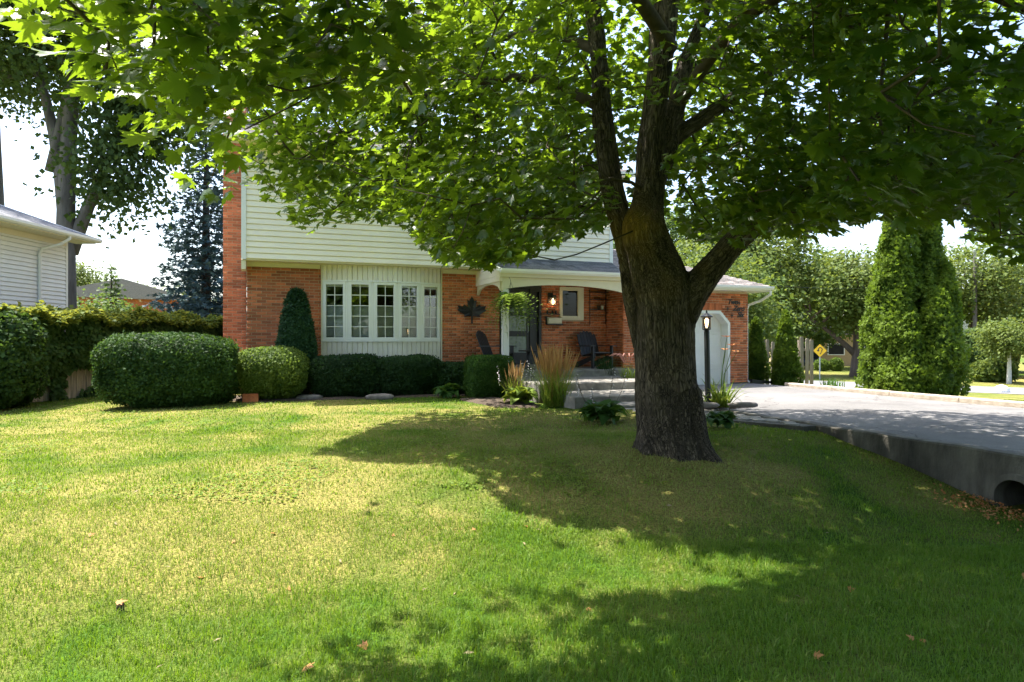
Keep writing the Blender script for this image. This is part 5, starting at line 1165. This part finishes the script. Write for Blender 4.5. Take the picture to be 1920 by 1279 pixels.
# hanging fern
t = HE('hanging_fern', 5.60, -2.08, 2.36, label='bushy fern in a hanging basket at the porch post', cat='plant')
m = MB(); m.lathe([(.05,-.02),(.12,.02),(.16,.12),(.165,.15)], 14); m.build('basket', 'black', t, True); m = MB(); 
for a in (0, 2.1, 4.2): m.tube([(.16*math.cos(a), .16*math.sin(a), .15), (0,0,.58)], .004, 4)
m.tube([(0,0,.58),(0,.05,.66),(0,.12,.70)], .005, 4); m.build('hanger', 'wire', t)
def frond_mesh(L, droop, wid):
    V, T = [], []; n = 13
    for i in range(n):
        q = i/(n-1); x = L*q*(1-.25*q); zz = .45*L*q*1.3 - droop*L*q*q*1.5; w = wid*(math.sin(math.pi*min(1, q*.9+.1)))**.7
        for s in (-1, 1):
            b = len(V); V += [(x, 0, zz), (x+.036, 0, zz), (x+.035+.3*w, s*w, zz-.25*w)]; T.append((b, b+1, b+2) if s < 0 else (b+1, b, b+2))
        if i < n-1:
            q2 = (i+1)/(n-1); b = len(V); V += [(x,-.004,zz),(x,.004,zz),(L*q2*(1-.25*q2), 0, .45*L*q2*1.3 - droop*L*q2*q2*1.5)]; T.append((b,b+1,b+2))
    me = tri_mesh('frond', V, T, np.full(len(V), .5)); me.materials.append(M['fern']); return me
fr = [frond_mesh(.50+.05*k, .70+.12*k, .065) for k in range(4)]
for i in range(120):
    o = link('frond', fr[i % 4], None, t, (0,0,.14)); o.rotation_euler = (random.uniform(-.25,.25), random.uniform(-.7,.5), i*2.399); s = random.uniform(.9, 1.4); o.scale = (s,s,s)
# house number in script
t = HE('house_number_sign', 12.76, -.912, 2.5, label='black script lettering reading Two Zero Six with small stars on the garage brick', cat='sign')
for wd, x, z_ in (('Two', -.24, .13), ('Zero', -.05, -.05), ('Six', .10, -.22)):
    c = bpy.data.curves.new('word', 'FONT'); c.body = wd; c.size = .20; c.extrude = .006; c.shear = .35; c.offset = .005; c.space_character = .92
    fo = bpy.data.objects.new('word', c); COL.objects.link(fo); bpy.context.view_layer.update()
    me = bpy.data.meshes.new_from_object(fo.evaluated_get(bpy.context.evaluated_depsgraph_get())); bpy.data.objects.remove(fo)
    me.materials.clear(); o = link('lettering', me, 'black', t, (x, -.006, z_)); o.rotation_euler = (math.radians(90), 0, 0)
m = MB(); m.prism([(-.27,.262),(-.02,.278),(-.02,.266),(-.27,.25)], -.012, 0); m.build('letter_bar', 'black', t)
for x, z_ in ((.17,.17),(-.22,.0),(-.08,-.19)):
    m = MB(); m.prism([(0,.075),(.014,.014),(.055,0),(.014,-.014),(0,-.075),(-.014,-.014),(-.055,0),(-.014,.014)], -.012, 0); m.build('star', 'black', t, loc=(x,0,z_))
# lamp post in the lily bed
x, y = (1326-960)*12.1/1280, 12.1; t = empty('lamp_post', (x, y, .40), HA, label='black garden lamp post with lit lantern before the garage door', cat='lamp')
m = MB(); m.tube([(.02,0,-.25),(.02,0,.06),(-.01,0,1.36),(-.012,0,1.40)], [.05,.05,.048,.038], 14); m.build('post', 'black', t, True)
m = MB(); m.lathe([(.03,1.38),(.075,1.405),(.075,1.42),(.02,1.425)], 12, (-.012,0)); m.lathe([(.105,1.62),(.11,1.635),(.06,1.665),(.03,1.69),(.012,1.70),(.016,1.72),(.004,1.75)], 12, (-.012,0))
for a in range(4): q = a*math.pi/2+.4; m.box(-.012+.075*math.cos(q)-.005,-.012+.075*math.cos(q)+.005,.075*math.sin(q)-.005,.075*math.sin(q)+.005,1.41,1.63)
m.build('lantern_frame', 'black', t); m = MB(); m.lathe([(.06,1.43),(.06,1.615)], 14, (-.012,0)); m.build('glass', 'lampglass', t, True)
m = MB(); m.lathe([(.012,1.44),(.03,1.53),(.034,1.57),(.015,1.60)], 10, (-.012,0)); m.build('bulb', 'bulb', t, True)
# ================================================================== BORDER PLANTS
def blade_mesh(name, L, w, droop, mat, fold=.25, n=7, shape=.6):
    V, T = [], []
    for i in range(n+1):
        q = i/n; x = L*(q - .35*droop*q*q); z_ = L*(.95*q*(1-.25*droop) - droop*.75*q*q); ww = w*math.sin(math.pi*min(1, q*(1-.08)+.08)**shape) if i < n else .001
        V += [(x, -ww, z_+fold*ww), (x, 0, z_), (x, ww, z_+fold*ww)]
    for i in range(n):
        a = i*3; T += [(a,a+1,a+4),(a,a+4,a+3),(a+1,a+2,a+5),(a+1,a+5,a+4)]
    me = tri_mesh(name, V, T, np.full(len(V), .45), True); me.materials.append(M[mat]); return me
HM = {k: [blade_mesh('leaf', L, w, d, k, .3, 7, .75) for L, w, d in ((.34,.075,.85),(.30,.085,1.15),(.26,.07,.6),(.38,.08,1.0))] for k in ('hosta', 'hostay')}
def hosta(label, x, y, s, n, mat, stalks=0, dz=.03):
    t = empty('hosta', gp(x, y, dz), 0, label=label, cat='plant', group='hostas by the steps and tree')
    for i in range(n):
        o = link('leaf', random.choice(HM[mat]), None, t, (random.uniform(-.05,.05)*s, random.uniform(-.05,.05)*s, .03)); f = i/n
        o.rotation_euler = (random.uniform(-.3,.3), -.75*(1-f)+.15+random.uniform(-.2,.2), i*2.399+random.uniform(-.3,.3)); k = s*random.uniform(1.0,1.5); o.scale = (k,k,k)
    for i in range(stalks):
        a = random.random()*6.28; r = .25*s; h = random.uniform(.45,.75)*max(.8, s); x1, y1 = r*math.cos(a)*1.6, r*math.sin(a)*1.6
        m = MB(); m.tube([(x1*.3,y1*.3,.05),(x1*.8,y1*.8,h*.6),(x1,y1,h)], [.005,.004,.003], 4); so = m.build('flower_stalk', 'twig', t); m = MB()
        for j in range(7):
            q = .62+.38*j/6; b = Vector((x1*(.8+.2*q), y1*(.8+.2*q), h*q)); d = Vector((random.uniform(-1,1), random.uniform(-1,1), -.5)).normalized(); m.tube([b, b+d*.02, b+d*.04], [.002,.008,.010], 5)
        m.build('flowers', 'lilac', so)
    return t
hosta('green hosta in the bed under the maple leaf ornament', -1.42, 15.05, 1.15, 44, 'hosta')
hosta('yellow-green hosta left of the tall wheat-coloured grass', .18, 13.75, 1.25, 46, 'hostay', 6)
hosta('broad dark green hosta at the left foot of the maple', 1.42, 10.95, 1.25, 70, 'hosta', 5)
hosta('small green hosta right of the maple trunk by the paver walk', 3.05, 9.95, .85, 52, 'hosta')
def tuft(name, label, x, y, h, r, nb, mat, plume=None, npl=0, dz=.02, cat='grass', wid=.006):
    t = empty(name, gp(x, y, dz), 0, label=label, cat=cat); V, T, R = [], [], []
    def strip(P0, d, L, w, curve):
        side = np.array([-d[1], d[0], 0]); side = side/ (np.linalg.norm(side)+1e-9); b = len(V); n = 5
        for i in range(n+1):
            q = i/n; p = P0 + np.array([d[0]*(q*.5+curve*q*q), d[1]*(q*.5+curve*q*q), q*(1-.4*curve*q)])*L; ww = w*(1-q**2)+.0006; V.append(p-side*ww); V.append(p+side*ww)
        for i in range(n): a = b+2*i; T.extend([(a,a+1,a+3),(a,a+3,a+2)])
        R.extend([random.random()]*(2*n+2)); return p
    for i in range(nb):
        a = random.random()*6.28; q = random.random()**.6*.85; strip(np.array([random.uniform(-r,r)*.5, random.uniform(-r,r)*.5, 0]), (math.cos(a)*q, math.sin(a)*q), h*random.uniform(.45,.85), wid*random.uniform(.6,1.1), random.random()*.7)
    link('blades', tri_mesh('blades', V, T, R), mat, t); V, T, R = [], [], []
    V.clear(); V2, T2, R2 = [], [], []
    for i in range(npl):
        a = random.random()*6.28; q = random.random()**.7*.40; L = h*random.uniform(.75,1.08); d = np.array([math.cos(a)*q, math.sin(a)*q, 1.]); P0 = np.array([random.uniform(-r,r)*.3, random.uniform(-r,r)*.3, 0])
        a_, b_ = P0, P0 + d*L; w = .0022
        for (s0, s1, w0, w1) in ((0,.62,.0018,.0016),(.60,.72,.003,.011),(.72,.9,.011,.008),(.9,1.0,.008,.001)):
            for ax in (np.array([1,0,0]), np.array([0,1,0])):
                b = len(V2); V2 += [a_+(b_-a_)*s0-ax*w0, a_+(b_-a_)*s0+ax*w0, a_+(b_-a_)*s1+ax*w1, a_+(b_-a_)*s1-ax*w1]; T2 += [(b,b+1,b+2),(b,b+2,b+3)]; R2 += [random.random()]*4
    if npl: link('plumes', tri_mesh('plumes', V2, T2, R2), plume, t)
    return t
tuft('feather_reed_grass', 'tall ornamental grass with wheat-coloured plumes beside the steps', .83, 13.3, 1.16, .42, 420, 'lily', 'wheat', 130)
tuft('feather_reed_grass', 'smaller ornamental grass with sparse plumes behind the yellow hosta', .05, 14.7, .78, .28, 110, 'lily', 'wheat', 22)
tuft('dark_ornamental_grass', 'dark spiky grass at the porch corner by the garage', 2.33, 17.05, .75, .35, 190, 'darkyew', None, 0, .40)
t = tuft('fountain_grass', 'pink-plumed fountain grass peeking out left of the maple trunk', 2.75, 16.1, .62, .3, 120, 'lily', None, 0, .30)
m = MB()
for k in range(9):
    a = 2.2 + k*.35; d = Vector((math.cos(a), math.sin(a)*.6, 0)); m.tube([Vector((0,0,.45))+d*.12, Vector((0,0,.62))+d*.22, Vector((0,0,.66))+d*.34, Vector((0,0,.60))+d*.46], [.006,.016,.018,.004], 6)
m.build('plumes', 'pink', t)
t = tuft('iris_clump', 'clump of sword-shaped leaves at the kerb below the fence end', 9.05, 19.35, .55, .5, 90, 'hosta', None, 0, .0, 'plant', .014)
t = empty('daylily', (3.72, 12.2, .42), 0, label='clump of arching daylily leaves with orange flowers at the lamp post', cat='plant')
LM = [blade_mesh('leaf', L, .014, d, 'lily', .4, 8, .45) for L, d in ((.62,.75),(.70,1.0),(.52,.5),(.66,1.2))]
for i in range(95):
    o = link('leaf', random.choice(LM), None, t, (random.uniform(-.20,.16), random.uniform(-.10,.10), 0)); o.rotation_euler = (random.uniform(-.2,.2), random.uniform(-.75,.0), random.random()*6.28); k = random.uniform(.9,1.35); o.scale = (k,k,k)
for x, z_, x2 in ((.02, 1.25, .12), (.08, 1.10, .22), (.0, 1.02, .10), (.05, .98, .30)):
    m = MB(); m.tube([(x*.3,0,0),(x*.8+.03,0,z_*.6),(x2,0,z_)], [.007,.006,.005], 5); so = m.build('flower_stalk', 'lily', t); m = MB()
    for k in range(6):
        a = k*1.047; d = Vector((math.cos(a), math.sin(a), .35)); b = Vector((x2,0,z_)); sd = Vector((-math.sin(a), math.cos(a), 0))*.016; sd = sd*1.6; m.add([b, b+d*.07+sd, b+d*.12+Vector((0,0,-.015)), b+d*.07-sd], [(0,1,2,3)])
    m.build('flower', 'orange', so)
# stones and a loose brick edging the beds
def stone(label, x, y, sx, sy, sz, mat='stone', rz=0, dz=0):
    V, T = [], []; P = core_mesh('stone', lambda d: d/np.power(np.sum(np.abs(d)**3.2, 1, keepdims=True), 1/3.2)*(1+.12*vnoise(d*2.3+x*3, 7))[:,None]*np.array([sx, sy, sz]), 14, 8)
    return setm(link('edging_stone', P, mat, None, gp(x, y, sz*.55+dz), rz), label, 'stone', 'stones edging the beds')
stone('flat pale stone edging the bed between boxwood and yew shrub', (580-960)*14.5/1280, 14.5, .26, .14, .07, rz=.2); stone('flat grey stone in front of the low yew shrubs', (712-960)*14.6/1280, 14.6, .30, .13, .08, rz=.1)
stone('dark flat stone edging the daylily bed, left piece', 3.35, 11.75, .22, .09, .05, rz=.2, dz=.1); stone('dark flat stone edging the daylily bed, right piece', 4.02, 11.85, .26, .09, .05, rz=.15, dz=.1)
x, y, z = gp((470-960)*14.0/1280, 14.0); m = MB(); m.box(-.15,.15,-.09,.09,0,.17); o = m.build('edging_block', 'brick', loc=(x,y,z), rz=.3); setm(o, 'reddish block standing at the corner of the bed by the yew hedge', 'block')
# ================================================================== LITTER ON THE LAWN
dl = []
for mt in ('dryleaf', 'paleleaf'):
    me = tri_mesh('fallen_leaf', *leaf_arrays(np.zeros((1,3)), np.array([[0,1.,0]]), np.array([[0,0,1.]]), np.ones(1), *(([(0,0,0),(.2,.5,.12),(.03,1,0),(-.17,.45,.10)], [(0,1,2),(0,2,3)]) if mt == 'paleleaf' else MAPLE2), rnd=np.array([.5]))); me.materials.append(M[mt]); dl.append(me)
ORD = 'leftmost second third fourth fifth sixth seventh eighth ninth tenth eleventh twelfth thirteenth fourteenth fifteenth sixteenth seventeenth eighteenth nineteenth twentieth twenty-first twenty-second'.split()
seen = {0: 0, 1: 0}
for px, py, k, s in sorted(((370,1090,0,.07),(165,1010,0,.06),(590,820,1,.05),(890,1000,0,.05),(1590,1112,0,.07),(1525,1240,0,.075),(1715,1210,0,.06),(1730,1205,0,.05),(290,1262,1,.06),(480,1205,1,.07),(400,1210,1,.06),(545,1112,0,.06),(640,755,1,.05),(800,1108,1,.055),(855,1120,1,.05),(640,1060,1,.06),(868,1235,1,.08),(1260,955,1,.08),(1490,1125,1,.06),(1400,988,1,.06),(1555,1005,1,.05),(1870,1010,0,.05),(1915,1085,0,.08),(690,1220,0,.08),(570,1265,0,.1),(510,1010,0,.05),(250,930,1,.06),(60,990,1,.06),(215,985,1,.07),(330,965,1,.06),(735,1010,0,.04),(985,993,0,.07),(1005,1000,1,.06),(980,1022,1,.07),(1100,1150,0,.05),(1290,1095,1,.05),(440,1020,0,.05),(310,1075,1,.05))):
    gx_, gy_ = g_at(px, py); o = leaf_obj('fallen_leaf', dl[k], (gx_, gy_, gz(gx_, gy_)+.02), (random.uniform(-1,1), random.uniform(-1,1), 0), (random.uniform(-.6,.6), random.uniform(-.9,.3), 1), s*.85)
    w_ = ORD[seen[k]] + ('' if seen[k] == 0 else ' from the left'); seen[k] += 1
    setm(o, ('curled orange-brown leaf on the lawn, %s of its kind' if k == 0 else 'small pale dry leaf on the lawn, %s of its kind') % w_, 'leaf', 'brown leaves on the lawn' if k == 0 else 'pale leaves on the lawn')
gx_, gy_ = g_at(226, 1150); t = empty('lawn_stub', (gx_, gy_, gz(gx_, gy_)), .3, label='small dark stub with a brown leaf on top sticking out of the lawn', cat='stub')  # dark clump with a leaf, built as a small stub
m = MB(); m.lathe([(.022,-.03),(.026,.04),(.022,.055),(.008,.06)], 9); m.build('stub', 'soil', t); leaf_obj('cover_leaf', dl[0], (-.03,0,.065), (1,.2,0), (0,-.2,1), .075, t)
# dry litter at the culvert mouth
n = 420; a = RNG.random(n); u = 7.66 - RNG.random(n)**1.8*.6; v = -11.55 + RNG.normal(size=n)*.26; P = np.stack([HO[0]+CA*u-SA*v, HO[1]+SA*u+CA*v, np.zeros(n)], 1); P[:,2] = ground(P[:,0], P[:,1]) + .015 + RNG.random(n)*.06
setm(link('leaf_litter', leaf_mesh('leaf_litter', P, RNG.normal(size=(n,3))*np.array([1,1,.4]), np.array([0,0,1.])+RNG.normal(size=(n,3))*.6, .030*(.5+RNG.random(n)), *DIAMOND), 'dryleaf'), 'dry leaf litter gathered at the culvert mouth', 'litter', kind='stuff')
# clover and weeds in the upper lawn
n = 60000; Y = RNG.uniform(6.2, 13.5, n); X = (RNG.random(n)*2-1)*.8*Y; k = (noise2(X, Y, .8, 23) + .6*noise2(X, Y, 2.6, 24) > .38); u, v = uv_of(X, Y); k &= (v > -10.4) & (v < -1.9) & (u < 5.2) & (np.hypot(X-TX, Y-TY) > .6)
P = np.stack([X[k], Y[k], ground(X[k], Y[k]) + .012 + .022*RNG.random(k.sum())], 1); n = len(P)
setm(link('clover', leaf_mesh('clover', P, RNG.normal(size=(n,3))*np.array([1,1,.15]), np.array([0,0,1.])+RNG.normal(size=(n,3))*.35, .030*(.6+.8*RNG.random(n)), *DIAMOND, rnd=.2+.6*RNG.random(n)), 'lily'), 'low clover patches spread through the upper lawn', 'clover', kind='stuff')
